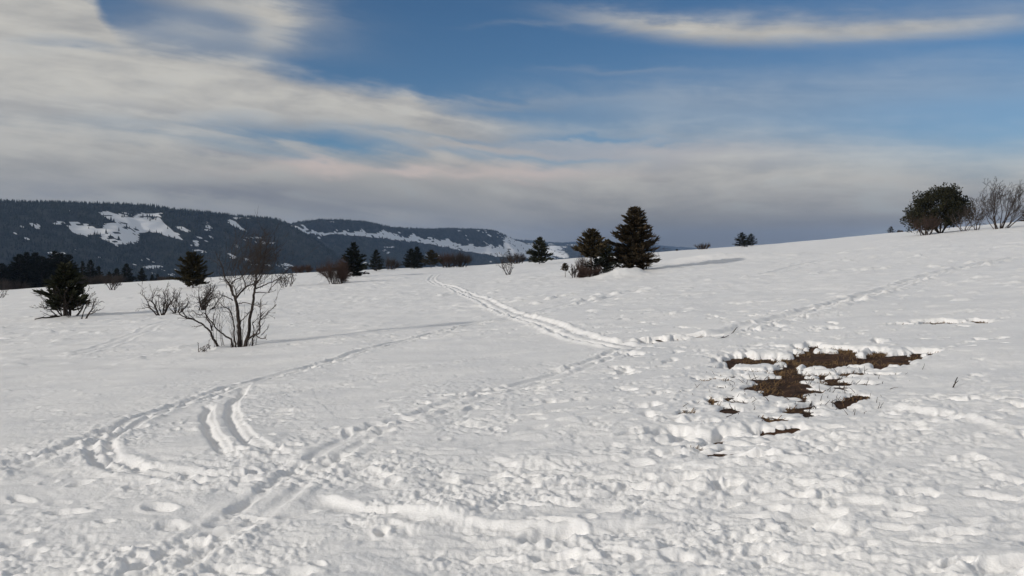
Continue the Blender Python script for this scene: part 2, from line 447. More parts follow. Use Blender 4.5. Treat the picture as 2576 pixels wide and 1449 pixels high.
    fleck = perlin(x / 0.75, y / 0.55, 44) + 0.5 * perlin(x / 0.36, y / 0.3, 45)
    z += 0.16 * np.clip(fleck - 0.38, 0, 0.45) * sstep(r, 13, 24) * lod(0.42) * np.clip(0.55 + 1.2 * perlin(x / 9, y / 6, 46), 0, 1.2)
    fleck = perlin(x / 1.7, y / 1.3, 47) + 0.5 * perlin(x / 0.8, y / 0.7, 48)
    z += 0.24 * np.clip(fleck - 0.42, 0, 0.45) * sstep(r, 32, 55) * lod(0.9) * np.clip(0.55 + 1.2 * perlin(x / 20, y / 14, 49), 0, 1.2)
    top = bz + z + dz
    # melt-out patch
    m = front & (v > 780) & (v < 1260) & (u > 1480) & (u < 2700) & (r < 24)
    if m.any():
        xm, ym = x[m], y[m]
        gz = bz[m] - patch_t(xm, ym)
        um, vm = project(xm, ym, gz)
        um = um + 26 * perlin(xm / 0.42, ym / 0.5, 51); vm = vm + 3 * perlin(xm / 0.5, ym / 0.6, 52)
        k = np.zeros_like(um)
        for cu, cv, ru, rv, st in MELT:
            k = np.maximum(k, st * np.exp(-0.7 * ((um - cu) / ru) ** 2 - 0.7 * ((vm - cv) / rv) ** 2))
        wide = 0.52 * np.exp(-((um - 1985) / 260) ** 2 - ((vm - 965) / 85) ** 2) + 0.46 * np.exp(-((um - 1850) / 250) ** 2 - ((vm - 1110) / 75) ** 2)
        k = np.maximum(wide, 0.80 * k + 0.55 * wide) + 0.12 * np.exp(-((um - 2080) / 240) ** 2 - ((vm - 908) / 22) ** 2) + 0.30 * perlin(xm / 0.48, ym / 0.55, 53) + 0.22 * perlin(xm / 0.20, ym / 0.22, 54) + 0.12 * perlin(xm / 0.08, ym / 0.09, 55) - 0.75 * np.clip(perlin(xm / 0.30, ym / 0.40, 59) - 0.14, 0, 0.5)
        thin = sstep(k, 0.18, 0.50)                      # how far the cover has melted
        cover = np.sqrt(np.clip((0.49 - k) / 0.24, 0, 1))
        prof = np.where(k > 0.49, -0.5, cover)
        zm = top[m]
        hgt = np.clip(zm - gz, 0.02, 0.11) * (0.92 + 0.55 * np.abs(perlin(xm / 0.36, ym / 0.4, 57)) + 0.2 * np.abs(perlin(xm / 0.13, ym / 0.13, 58)))
        w = sstep(k, 0.12, 0.3)
        top[m] = zm * (1 - w) + (gz + hgt * prof) * w
        top[m] = np.where(k > 0.49, np.minimum(top[m], gz - 0.045), top[m])
    return top
def snow_z(x, y):
    return float(snow_surface(np.array([x]), np.array([y]))[0])

# ------------------------------------------------------------------ materials
def new_mat(name):
    m = bpy.data.materials.new(name); m.use_nodes = True
    t = m.node_tree
    b = t.nodes['Principled BSDF']
    return m, t, b
def setp(b, **k):
    for n, v in k.items():
        n = n.replace('_', ' ')
        if n in b.inputs: b.inputs[n].default_value = v

def mat_snow():
    m, t, b = new_mat('snow')
    tc = t.nodes.new('ShaderNodeTexCoord'); o = tc.outputs['Object']
    tint = noise(t, o, 0.8, 2, 0.6)
    t.links.new(mixc(t, tint.ss(0.3, 0.7), (0.82, 0.82, 0.825), (0.87, 0.865, 0.86)), b.inputs['Base Color'])
    setp(b, Roughness=0.5, Specular_IOR_Level=0.25, Subsurface_Weight=1.0, Subsurface_Scale=0.016)
    b.inputs['Subsurface Radius'].default_value = (1.0, 1.0, 1.0); b.subsurface_method = 'BURLEY'
    h = noise(t, o, 42, 4, 0.7)
    bp = t.nodes.new('ShaderNodeBump'); bp.inputs['Strength'].default_value = 0.45; bp.inputs['Distance'].default_value = 0.02
    t.links.new(h.s, bp.inputs['Height']); t.links.new(bp.outputs[0], b.inputs['Normal'])
    return m
def mat_flat(name, c1, c2, scale=3.0, rough=0.9, bump=0.0, island=False, spec=0.15):
    m, t, b = new_mat(name)
    tc = t.nodes.new('ShaderNodeTexCoord')
    f = noise(t, tc.outputs['Object'], scale, 5, 0.6).ss(0.3, 0.7)
    if island:
        g = t.nodes.new('ShaderNodeNewGeometry')
        f = f * 0.5 + S(t, g.outputs['Random Per Island']) * 0.5
    t.links.new(mixc(t, f, c1, c2), b.inputs['Base Color'])
    setp(b, Roughness=rough, Specular_IOR_Level=spec)
    if bump:
        h = noise(t, tc.outputs['Object'], scale * 8, 5, 0.6)
        bp = t.nodes.new('ShaderNodeBump'); bp.inputs['Strength'].default_value = bump; bp.inputs['Distance'].default_value = 0.02
        t.links.new(h.s, bp.inputs['Height']); t.links.new(bp.outputs[0], b.inputs['Normal'])
    return m
M = {}
M['snow'] = mat_snow()
M['earth'] = mat_flat('earth', (0.024, 0.014, 0.010), (0.085, 0.047, 0.030), 6, 0.95, 0.8)
M['straw'] = mat_flat('straw', (0.075, 0.042, 0.02), (0.27, 0.17, 0.08), 2.5, 0.8, island=True)
M['stem'] = mat_flat('stem', (0.02, 0.015, 0.013), (0.06, 0.045, 0.035), 9, 0.9, island=True)
M['bark'] = mat_flat('bark', (0.022, 0.018, 0.017), (0.075, 0.058, 0.05), 9, 0.9, 0.6)
M['bark_pale'] = mat_flat('bark_pale', (0.06, 0.05, 0.045), (0.16, 0.14, 0.125), 8, 0.9, 0.6)
M['twig'] = mat_flat('twig', (0.030, 0.026, 0.024), (0.072, 0.058, 0.051), 5, 0.9, island=True)
M['twig_red'] = mat_flat('twig_red', (0.042, 0.028, 0.024), (0.095, 0.060, 0.048), 4, 0.9, island=True)
M['needle'] = mat_flat('needle', (0.012, 0.017, 0.010), (0.050, 0.050, 0.026), 1.5, 0.7, island=True)
M['needle_brown'] = mat_flat('needle_brown', (0.014, 0.015, 0.010), (0.088, 0.062, 0.036), 1.2, 0.75, island=True)
M['needle_olive'] = mat_flat('needle_olive', (0.012, 0.013, 0.008), (0.060, 0.048, 0.022), 1.5, 0.75, island=True)
M['needle_tan'] = mat_flat('needle_tan', (0.020, 0.019, 0.011), (0.105, 0.078, 0.042), 1.2, 0.75, island=True)
M['needle_dark'] = mat_flat('needle_dark', (0.006, 0.009, 0.008), (0.020, 0.024, 0.018), 1.0, 0.75, island=True)
M['pine'] = mat_flat('pine', (0.009, 0.012, 0.007), (0.036, 0.033, 0.016), 1.4, 0.75, island=True)

def mat_hill(name, rock1, rock2):
    m, t, b = new_mat(name)
    at = t.nodes.new('ShaderNodeAttribute'); at.attribute_name = 'snow'
    tc = t.nodes.new('ShaderNodeTexCoord')
    f = noise(t, tc.outputs['Object'], 0.03, 6, 0.65).ss(0.3, 0.7)
    gr = mixc(t, f, rock1, rock2)
    t.links.new(mixc(t, S(t, at.outputs['Fac']).ss(0.35, 0.6), gr, (0.80, 0.81, 0.83)), b.inputs['Base Color'])
    setp(b, Roughness=0.95, Specular_IOR_Level=0.05)
    return m
M['hill'] = mat_hill('hill', (0.020, 0.024, 0.022), (0.06, 0.062, 0.06))
M['forest'] = mat_flat('forest', (0.012, 0.017, 0.014), (0.03, 0.036, 0.028), 0.004, 0.9, island=True, spec=0.05)

# ------------------------------------------------------------------ snow field
def build_snow():
    th = np.concatenate([np.linspace(-math.pi, -0.80, 50, endpoint=False), np.linspace(-0.80, -0.66, 40, endpoint=False),
                         np.linspace(-0.66, 0.66, 980, endpoint=False), np.linspace(0.66, 0.80, 40, endpoint=False), np.linspace(0.80, math.pi, 50)])
    rr = [0.25]
    while rr[-1] < 1500:
        r = rr[-1]
        k = 0.10 if r < 2.4 else 0.02 if r < 3.2 else 0.0036 if r < 30 else 0.0055 if r < 90 else 0.009 if r < 175 else 0.04
        rr.append(r * (1 + k))
    rr = np.array(rr)
    RR, TH = np.meshgrid(rr, th, indexing='ij')
    X = RR * np.sin(TH); Y = RR * np.cos(TH)
    dth = np.gradient(th); drr = np.gradient(rr)
    step = np.maximum(RR * dth[None, :], 0.6 * drr[:, None])
    Z = np.empty_like(X)
    n = 200
    for i in range(0, len(rr), n):
        Z[i:i + n] = snow_surface(X[i:i + n].ravel(), Y[i:i + n].ravel(), step[i:i + n].ravel()).reshape(X[i:i + n].shape)
    # footprints and trodden pits
    rng = np.random.default_rng(3)
    def stamp(x0, y0, ang, L, W, dep):
        r0 = math.hypot(x0, y0); t0 = math.atan2(x0, y0)
        reach = 1.5 * max(L, W)
        i0, i1 = np.searchsorted(rr, [r0 - reach, r0 + reach]); j0, j1 = np.searchsorted(th, [t0 - reach / r0, t0 + reach / r0])
        if i1 <= i0 or j1 <= j0: return
        x, y = X[i0:i1, j0:j1] - x0, Y[i0:i1, j0:j1] - y0
        c, s = math.cos(ang), math.sin(ang)
        a = (x * c + y * s) / L; b = (-x * s + y * c) / W
        q = np.sqrt(a * a + b * b) + 0.22 * perlin(x / 0.09 + x0 * 7, y / 0.09 + y0 * 5, 61)
        Z[i0:i1, j0:j1] += -dep * (1 - sstep(q, 0.45, 1.0)) + 0.3 * dep * np.exp(-((q - 1.12) / 0.22) ** 2)
    for P, gap, dep, lat in ((TRACKS[2][0], 0.30, 0.026, 0.30), (TRACKS[1][0], 0.40, 0.032, 0.22), (TRACKS[3][0], 0.5, 0.05, 0.3), (TRACKS[0][0], 0.8, 0.04, 0.4), (TRACKS[6][0], 0.6, 0.03, 0.5)):
        seg = np.hypot(*np.diff(P, axis=0).T); cum = np.concatenate([[0], np.cumsum(seg)])
        s = 0.0
        while s < cum[-1]:
            p = np.array([np.interp(s, cum, P[:, 0]), np.interp(s, cum, P[:, 1])]) + rng.normal(0, lat * 0.6, 2)
            if math.hypot(*p) < 34:
                stamp(p[0], p[1], rng.uniform(0, 3.14), rng.uniform(0.10, 0.2), rng.uniform(0.06, 0.11), dep * rng.uniform(0.5, 1.2))
            s += gap * rng.uniform(0.5, 1.5)
    for _ in range(420):
        r0 = rng.uniform(3.6, 9.5) ** 1.0; t0 = rng.uniform(-0.62, 0.62)
        if t0 < 0 and rng.random() < 0.45: continue
        x0, y0 = r0 * math.sin(t0), r0 * math.cos(t0)
        stamp(x0, y0, rng.uniform(-0.5, 0.5), rng.uniform(0.05, 0.20), rng.uniform(0.03, 0.08), rng.uniform(0.012, 0.04))
    for u, v, L, dep in ((165, 1148, .26, .05), (225, 1140, .16, .045), (250, 1095, .2, .03), (330, 1195, .16, .04), (570, 1330, .17, .05), (1390, 1340, .22, .045), (1700, 1210, .2, .04), (2030, 1300, .25, .045), (1230, 1200, .2, .035)):
        x0, y0 = hit(u, v); stamp(x0, y0, 0.2, L, L * 0.6, dep)
    nr, nt = X.shape
    V = np.stack([X, Y, Z], -1).reshape(-1, 3)
    idx = np.arange(nr * nt).reshape(nr, nt)
    f = np.stack([idx[:-1, :-1], idx[:-1, 1:], idx[1:, 1:], idx[1:, :-1]], -1).reshape(-1, 4)[:, ::-1]
    cen = len(V)
    V = np.vstack([V, [[0, 0, Z[0].mean()]]])
    fan = np.stack([idx[0, 1:], idx[0, :-1], np.full(nt - 1, cen)], -1)
    me = mesh_np('snow_field', V, [f, fan], smooth=True)
    o = link('snow_field', me, M['snow'])
    tag(o, kind='structure')
build_snow()

def build_patch():
    # soil below the melted spots
    gx = np.linspace(0.6, 12.5, 330); gy = np.linspace(5.2, 22, 360)
    X, Y = np.meshgrid(gx, gy, indexing='ij')
    Z = base_z(X, Y) + low_relief(X, Y) - patch_t(X, Y) + 0.012 * perlin(X / 0.2, Y / 0.2, 71) + 0.008 * perlin(X / 0.07, Y / 0.07, 72)
    nx, ny = X.shape
    idx = np.arange(nx * ny).reshape(nx, ny)
    f = np.stack([idx[:-1, :-1], idx[1:, :-1], idx[1:, 1:], idx[:-1, 1:]], -1).reshape(-1, 4)
    o = link('bare_ground', mesh_np('bare_ground', np.stack([X, Y, Z], -1).reshape(-1, 3), [f], True), M['earth'])
    tag(o, kind='structure')
    rng = np.random.default_rng(11)
    n = 90000
    x = rng.uniform(0.8, 9.5, n); y = rng.uniform(5.6, 17, n)
    g = base_z(x, y) + low_relief(x, y) - patch_t(x, y)
    sz = snow_surface(x, y)
    bare = sz < g - 0.02
    tuft = perlin(x / 0.5, y / 0.5, 73) + 0.15
    keep = bare & (rng.random(n) < np.clip(1.8 * (tuft + 0.02), 0.05, 0.95))
    x, y, g = x[keep], y[keep], g[keep]
    n = len(x)
    L = rng.uniform(0.04, 0.12, n); az = rng.normal(0.5, 0.9, n); tilt = rng.uniform(0.95, 1.5, n); w = rng.uniform(0.002, 0.0045, n)
    d = np.stack([np.sin(tilt) * np.cos(az), np.sin(tilt) * np.sin(az), np.cos(tilt)], -1)
    sd = np.stack([-np.sin(az), np.cos(az), np.zeros(n)], -1) * w[:, None]
    b = np.stack([x, y, g], -1)
    mid = b + d * L[:, None] * 0.6 + [0, 0, 0.006]; tip = b + d * L[:, None] - np.stack([np.zeros(n), np.zeros(n), 0.25 * L], -1)
    V = np.concatenate([b - sd, b + sd, mid + sd, mid - sd, tip]); k = np.arange(n)
    quad = np.stack([k, k + n, k + 2 * n, k + 3 * n], -1); tri = np.stack([k + 3 * n, k + 2 * n, k + 4 * n], -1)
    o = link('dry_grass', mesh_np('dry_grass', V, [quad, tri]), M['straw'])
    tag(o, 'flattened straw coloured grass in the thawed brown patch', 'grass', kind='stuff')
    # dark dead stems poking out round the thawed patch
    T = Tubes()
    cnt = 0
    pr = random.Random(5)
    while cnt < 230:
        u, v = pr.gauss(1990, 150), pr.gauss(975, 50)
        if not (1650 < u < 2400 and 880 < v < 1090): continue
        p = hit(u, v); cnt += 1
        z = base_z(p[0], p[1]) + low_relief(np.array(p[0]), np.array(p[1])) - patch_t(p[0], p[1])
        z = float(z)
        q = np.array([p[0], p[1], z]); dirv = np.array([pr.gauss(0, 0.5), pr.gauss(0, 0.4), 1.0])
        pts = [q]
        L = pr.uniform(0.035, 0.085)
        for _ in range(3):
            dirv = dirv + np.array([pr.gauss(0, 0.35), pr.gauss(0, 0.3), pr.gauss(-0.05, 0.2)])
            q = q + dirv / np.linalg.norm(dirv) * L / 2
            pts.append(q)
        T.tube(pts, [0.0045, 0.004, 0.003, 0.0015], 3)
    tag(link('dead_stems', T.mesh('dead_stems'), M['stem']), 'thin dark dead stems poking out of the thawed patch', 'plant stems', kind='stuff')

# ------------------------------------------------------------------ vegetation builders
class Stems:
    """every tube its own mesh"""
    def __init__(self): self.l = []
    def tube(self, pts, radii, sides=5):
        t = Tubes(); t.tube(pts, radii, sides); self.l.append(t)
    @property
    def v(self): return [q for t in self.l for q in t.v]
    def scale(self, k):
        for t in self.l: t.scale(k)
class Tubes:
    def scale(self, k): self.v = [q * np.array(k) for q in self.v]
    def __init__(self): self.v = []; self.f = {3: [], 4: []}; self.n = 0
    def tube(self, pts, radii, sides=5):
        P = np.array(pts, float); m = len(P)
        D = np.gradient(P, axis=0); D /= np.linalg.norm(D, axis=1)[:, None] + 1e-9
        ref = np.array([0, 0, 1.0]) if abs(D[0][2]) < 0.8 else np.array([1.0, 0, 0])
        A = np.cross(D, ref); A /= np.linalg.norm(A, axis=1)[:, None] + 1e-9
        B = np.cross(D, A)
        an = np.arange(sides) * 2 * np.pi / sides
        ring = P[:, None, :] + np.array(radii)[:, None, None] * (np.cos(an)[None, :, None] * A[:, None, :] + np.sin(an)[None, :, None] * B[:, None, :])
        self.v.append(ring.reshape(-1, 3))
        i = np.arange(m - 1)[:, None] * sides; j = np.arange(sides)[None, :]; j2 = (j + 1) % sides
        q = np.stack([i + j, i + j2, i + sides + j2, i + sides + j], -1).reshape(-1, 4) + self.n
        self.f[4].append(q)
        self.n += m * sides
    def add(self, V, F):
        V = np.asarray(V); F = np.asarray(F)
        self.v.append(V); self.f[F.shape[1]].append(F + self.n); self.n += len(V)
    def mesh(self, name, smooth=False):
        fs = [np.vstack(self.f[k]) for k in (3, 4) if self.f[k]]
        return mesh_np(name, np.vstack(self.v), fs, smooth)

def unit(v): return v / (np.linalg.norm(v) + 1e-9)
def grow(T, W, p, d, L, r, lvl, maxl, rng, lean, kids, wob=0.22, up=0.10, minr=0.0035):
    """one branch and its side branches; thick ones into T, twigs into W"""
    n = max(3, min(9, int(L / max(0.09, L / 7))))
    pts = [p]; rad = [r]
    q, dd = p.copy(), unit(d)
    for i in range(n):
        dd = unit(dd + rng.normal(0, wob, 3) + np.array([lean, 0, up]))
        q = q + dd * L / n
        pts.append(q); rad.append(max(minr * 0.6, r * (1 - 0.72 * (i + 1) / n)))
    (T if lvl == 0 else W).tube(pts, rad, 5 if lvl == 0 else 4 if lvl == 1 else 3)
    if lvl >= maxl: return
    branch_off(T, W, pts, rad, L, lvl, maxl, rng, lean, kids, wob, up, minr)
def branch_off(T, W, pts, rad, L, lvl, maxl, rng, lean, kids, wob=0.22, up=0.10, minr=0.0035, start=0.25):
    P = np.array(pts); m = len(P) - 1
    k = kids[min(lvl, len(kids) - 1)]
    for c in range(k):
        f = start + (1 - start) * (c + rng.random()) / k
        i = min(int(f * m), m - 1); w = f * m - i
        p = P[i] * (1 - w) + P[i + 1] * w
        ax = unit(P[i + 1] - P[i])
        side = unit(np.cross(ax, rng.normal(0, 1, 3)))
        ang = rng.uniform(0.45, 0.95)
        d = ax * math.cos(ang) + side * math.sin(ang)
        rr = rad[i] * (1 - w) + rad[i + 1] * w
        grow(T, W, p, d, L * rng.uniform(0.32, 0.62) * (1.05 - 0.5 * f), max(minr, rr * rng.uniform(0.45, 0.7)), lvl + 1, maxl, rng, lean, kids, wob, up, minr)

def finish(name, base, T, W, mt, mw, label, cat, group=None, wname='twigs', branches=None):
    root = empty(name, base)
    if isinstance(T, Stems):
        for t in T.l: link('stem', t.mesh('stem', True), mt, root)
    else:
        link('trunk', T.mesh('trunk', True), mt, root)
    if branches is not None and branches.n: tag(link('branches', branches.mesh('branches'), mt, root), kind='stuff')
    if W.n: tag(link(wname, W.mesh(wname), mw, root), kind='stuff')
    return tag(root, label, cat, group)

def spot(u, v=None, Y=None):
    if Y is None:
        x, y = hit(u, v)
    else:
        x, y = ray(u, EYE)[0] * Y, Y
    return x, y, snow_z(x, y)
def height_to(vtop, y, z):
    return CAM_Z + ray(UC, vtop)[1] * y - z

def bare_shrub(label, u, v=None, Y=None, vtop=600, spread=0.5, stems=7, seed=1, kids=(5, 4, 3), maxl=3, lean=0.03, r=0.035, mt='bark', mw='twig', name='bare_shrub', group=None, cat='shrub', wob=0.22, minr=None, up=0.10):
    rng = np.random.default_rng(seed)
    x, y, z = spot(u, v, Y); H = height_to(vtop, y, z)
    T, W = Stems(), Tubes()
    mr = minr or max(0.0035, y * 0.00016)
    rb = max(r, y * 0.0005)
    for s in range(stems):
        a = 2 * math.pi * (s + rng.random() * 0.7) / stems
        b = np.array([math.cos(a), 0.7 * math.sin(a), 0]) * rng.uniform(0.03, 0.16) * H * spread
        d = np.array([math.cos(a) * spread * rng.uniform(0.3, 1.1), math.sin(a) * spread * rng.uniform(0.3, 1.1), 1.0])
        L = H * rng.uniform(0.55, 0.95)
        b[2] = -0.08
        grow(T, W, b, d, L, rb * rng.uniform(0.6, 1.1), 0, maxl, rng, lean, kids, wob, up, mr)
    # make the crown reach the height measured in the photograph
    allv = np.vstack(T.v + W.v); top = np.percentile(allv[:, 2], 99.9)
    k = H / top
    T.scale((k, k, k)); W.scale((k, k, k))
    return finish(name, (x, y, z), T, W, M[mt], M[mw], label, cat, group)

def conifer(label, u, v=None, Y=None, vtop=600, width=60, seed=1, mat='needle', start=0.05, power=0.9, branches=None, flag=0.0, name='conifer', group=None, dense=1.0, droop=0.15, trunk=None, fork=0, top_soft=0.0, mt='bark', cat='tree', sprig=1.0):
    """width in photo units at the widest; flag > 0 streams the crown downwind"""
    rng = np.random.default_rng(seed)
    x, y, z = spot(u, v, Y); H = height_to(vtop, y, z) * 0.985
    Rm = width / FOC * y / 2
    px = y / 795.0                                    # one picture pixel, in metres, at that distance
    T, C, BR = Tubes(), Tubes(), Tubes()
    pad = min(1.0, max(0.2, H / px / 28))
    tr = trunk or max(0.03, H * 0.022)
    n = 9
    bend = rng.normal(0, 0.012 * H, (n + 1, 2)).cumsum(0) * 0.5
    tp = np.array([[bend[i, 0], bend[i, 1], -0.15 + (H + 0.15) * i / n] for i in range(n + 1)])
    tp[0, :2] = 0
    T.tube(tp, [tr * (1 - 0.94 * i / n) for i in range(n + 1)], 6)
    def at(h):
        f = np.clip((h + 0.15) / (H + 0.15), 0, 1) * n; i = min(int(f), n - 1); w = f - i
        return tp[i] * (1 - w) + tp[i + 1] * w
    nb = branches or int(np.clip(H * 30 * dense, 80, 420))
    SP, SD, SL, SW = [], [], [], []
    for k in range(nb):
        t = start + (1 - start) * ((k + rng.random()) / nb) ** 0.9
        a = k * 2.39996 + rng.normal(0, 0.35)
        prof = (1 - t) ** power
        if top_soft: prof = max(prof, top_soft * (1 - t) ** 0.35)
        low = 0.55 + 0.45 * min(1, (t - start) / 0.12)
        L = Rm * prof * low * rng.uniform(0.55, 1.2) * (1 + flag * math.cos(a))
        L = max(L, 0.05 * Rm)
        p = at(t * H)
        h = np.array([math.cos(a), math.sin(a), 0.0])
        el0 = -droop + 0.60 * t + rng.normal(0, 0.16)
        m = 6
        pts = [p]
        q = p.copy()
        for i in range(m):
            e = el0 + 0.10 * i * (0.6 if t < 0.5 else 0.4) - 0.02
            q = q + (h * math.cos(e) + np.array([0, 0, math.sin(e)])) * L / m
            pts.append(q)
        P = np.array(pts)
        BR.tube(P, np.linspace(max(0.004, tr * 0.28 * (1 - 0.7 * t)), max(0.002, px * 0.06), m + 1), 3)
        ns = int(np.clip(L / (0.075 * sprig + 0.36 * px) * 2.0 * dense, 6, 44))
        for s_ in range(ns):
            f = 0.12 + 0.88 * (s_ + rng.random()) / ns
            i = min(int(f * m), m - 1); w = f * m - i
            b = P[i] * (1 - w) + P[i + 1] * w
            ax = unit(P[i + 1] - P[i])
            side = np.cross(ax, [0, 0, 1.0]) * (1 if s_ % 2 else -1)
            ang = rng.uniform(0.25, 1.0) * (1.15 - 0.7 * f)
            d = ax * math.cos(ang) + side * math.sin(ang) + np.array([0, 0, rng.normal(0.05, 0.30)])
            SP.append(b + rng.normal(0, 0.02, 3) * L); SD.append(unit(d + np.array([0, 0, 0.25 * f])))
            SL.append((min(0.10, 0.05 * H) + 0.22 * L * (1 - 0.55 * f)) * rng.uniform(0.7, 1.3) + 0.9 * px * pad)
            SW.append(rng.uniform(0.6, 1.2))
    for _ in range(14):                               # leader
        SP.append(at(H * rng.uniform(0.93, 0.99))); SD.append(unit(np.array([rng.normal(0, 0.45), rng.normal(0, 0.45), 1.0]))); SL.append(H * 0.035 + px * pad); SW.append(0.5)
    SP, SD, SL, SW = np.array(SP), np.array(SD), np.array(SL), np.array(SW)
    m = len(SP)
    up = rng.normal(0, 1, (m, 3)); sd = np.cross(SD, up); sd /= np.linalg.norm(sd, axis=1)[:, None] + 1e-9
    wd = (0.012 * pad + 0.11 * SL) * SW + 0.11 * px * pad
    A = SP; Bm = SP + SD * (SL * 0.45)[:, None]; E = SP + SD * SL[:, None] + np.stack([0 * SL, 0 * SL, 0.06 * SL], -1)
    nrm = np.cross(SD, sd)
    V = np.concatenate([A, Bm + sd * wd[:, None] + nrm * (wd * 0.4)[:, None], E, Bm - sd * wd[:, None] + nrm * (wd * 0.4)[:, None]])
    k = np.arange(m)
    C.add(V, np.stack([k, k + m, k + 2 * m, k + 3 * m], -1))
    kx = Rm / np.percentile(np.abs(np.vstack(C.v)[:, 0]), 99.3)
    C.scale((kx, kx, 1)); BR.scale((kx, kx, 1)); T.scale((kx, kx, 1)) if kx < 1 else None
    return finish(name, (x, y, z), T, C, M[mt], M[mat], label, cat, group, 'crown', BR)

def pine(label, u, Y, vtop, width, seed):
    rng = np.random.default_rng(seed)
    x, y, z = spot(u, None, Y); H = height_to(vtop, y, z)
    Rm = width / FOC * y / 2
    T, C, BR = Stems(), Tubes(), Tubes()
    cl = []
    for s in range(7):
        a = 2 * math.pi * s / 7 + rng.normal(0, 0.3)
        d = np.array([math.cos(a) * 0.8, math.sin(a) * 0.8, 1.0])
        L = H * rng.uniform(0.6, 0.85)
        q = np.array([math.cos(a) * 0.15, math.sin(a) * 0.15, -0.1]); pts = [q]; dd = unit(d)
        for i in range(6):
            dd = unit(dd + rng.normal(0, 0.15, 3) + [0, 0, 0.05]); q = q + dd * L / 6; pts.append(q)
        T.tube(pts, np.linspace(0.09, 0.03, 7), 5)
    for k in range(190):
        a = rng.uniform(0, 2 * math.pi); c = rng.uniform(-0.45, 1.0)
        rad = math.sqrt(max(0, 1 - max(c, 0) ** 2)) * rng.uniform(0.25, 1.0) ** 0.5
        f = rng.uniform(0.72, 0.97)
        p = np.array([Rm * rad * math.cos(a) * f, Rm * rad * math.sin(a) * f, H * 0.36 + H * 0.58 * c * f])
        p[0] -= 0.10 * Rm * (1 - c)                    # skirt reaches lower on the windward side
        if p[0] < -0.45 * Rm: p[2] -= H * 0.05
        cl.append(p)
        b = np.array([p[0] * 0.4, p[1] * 0.4, max(0.2, p[2] * 0.55)])
        BR.tube([b, (b + p) / 2 + rng.normal(0, 0.1, 3), p], [0.03, 0.02, 0.01], 3)
    P, D, Ls = [], [], []
    for p in cl:
        s = rng.uniform(0.36, 0.85) * Rm * 0.23
        for _ in range(110):
            o = unit(rng.normal(0, 1, 3)) * s * rng.uniform(0.2, 1.0) ** 0.5 * np.array([1.15, 1.15, 0.85])
            P.append(p + o); D.append(unit(o + [0, 0, 0.5 * s] + rng.normal(0, 0.35 * s, 3))); Ls.append(rng.uniform(0.14, 0.30))
    P, D, Ls = np.array(P), np.array(D), np.array(Ls); m = len(P)
    sd = np.cross(D, rng.normal(0, 1, (m, 3))); sd /= np.linalg.norm(sd, axis=1)[:, None]
    w = (Ls * 0.28)[:, None]
    V = np.concatenate([P, P + D * (Ls * 0.6)[:, None] + sd * w, P + D * Ls[:, None], P + D * (Ls * 0.6)[:, None] - sd * w]); k = np.arange(m)
    C.add(V, np.stack([k, k + m, k + 2 * m, k + 3 * m], -1))
    return finish('pine_tree', (x, y, z), T, C, M['bark'], M['pine'], label, 'tree', None, 'crown', BR)

def fuzzy_bush(label, u, v=None, Y=None, vtop=640, width=60, seed=1, mw='twig_red', n=900, name='brown_bush', group=None, cat='bush', skirt=0.35):
    """stubby stems below a haze of fine twigs"""
    rng = np.random.default_rng(seed)
    x, y, z = spot(u, v, Y); H = height_to(vtop, y, z); Rm = width / FOC * y / 2
    px = y / 795.0
    T, W = Stems(), Tubes()
    ends = []
    for s in range(9):
        a = 2 * math.pi * s / 9 + rng.normal(0, 0.3)
        q = np.array([math.cos(a), math.sin(a), 0]) * Rm * rng.uniform(0.05, 0.4); q[2] = -0.1
        dd = unit(np.array([math.cos(a) * 0.6, math.sin(a) * 0.6, 1.2])); pts = [q]
        L = H * rng.uniform(0.5, 0.7)
        for i in range(6):
            dd = unit(dd + rng.normal(0, 0.22, 3) + [0.02, 0, 0.05]); q = q + dd * L / 6; pts.append(q)
            if i > 1: ends.append(q)
        T.tube(pts, np.linspace(max(0.03, px * 0.55), max(0.012, px * 0.2), 7), 4)
    for k in range(n):
        e = ends[rng.integers(len(ends))]
        d = unit(np.array([e[0] * 0.5 + 0.15 * Rm, e[1] * 0.5, 0.5 * H]) / H + rng.normal(0, 0.42, 3))
        L = rng.uniform(0.18, 0.5) * H * (1 - 0.35 * abs(d[0]))
        m1 = e + d * L * 0.5 + rng.normal(0, 0.03 * H, 3); m2 = e + d * L + np.array([0, 0, 0.05 * H])
        W.tube([e, m1, m2], [max(0.005, px * 0.09), max(0.004, px * 0.07), max(0.002, px * 0.035)], 3)
    allv = np.vstack(T.v + W.v)
    kz = H / np.percentile(allv[:, 2], 99.7); kx = Rm / np.percentile(np.abs(allv[:, 0]), 97)
    T.scale((kx, kx, kz)); W.scale((kx, kx, kz))
    return finish(name, (x, y, z), T, W, M['bark'], M[mw], label, cat, group)

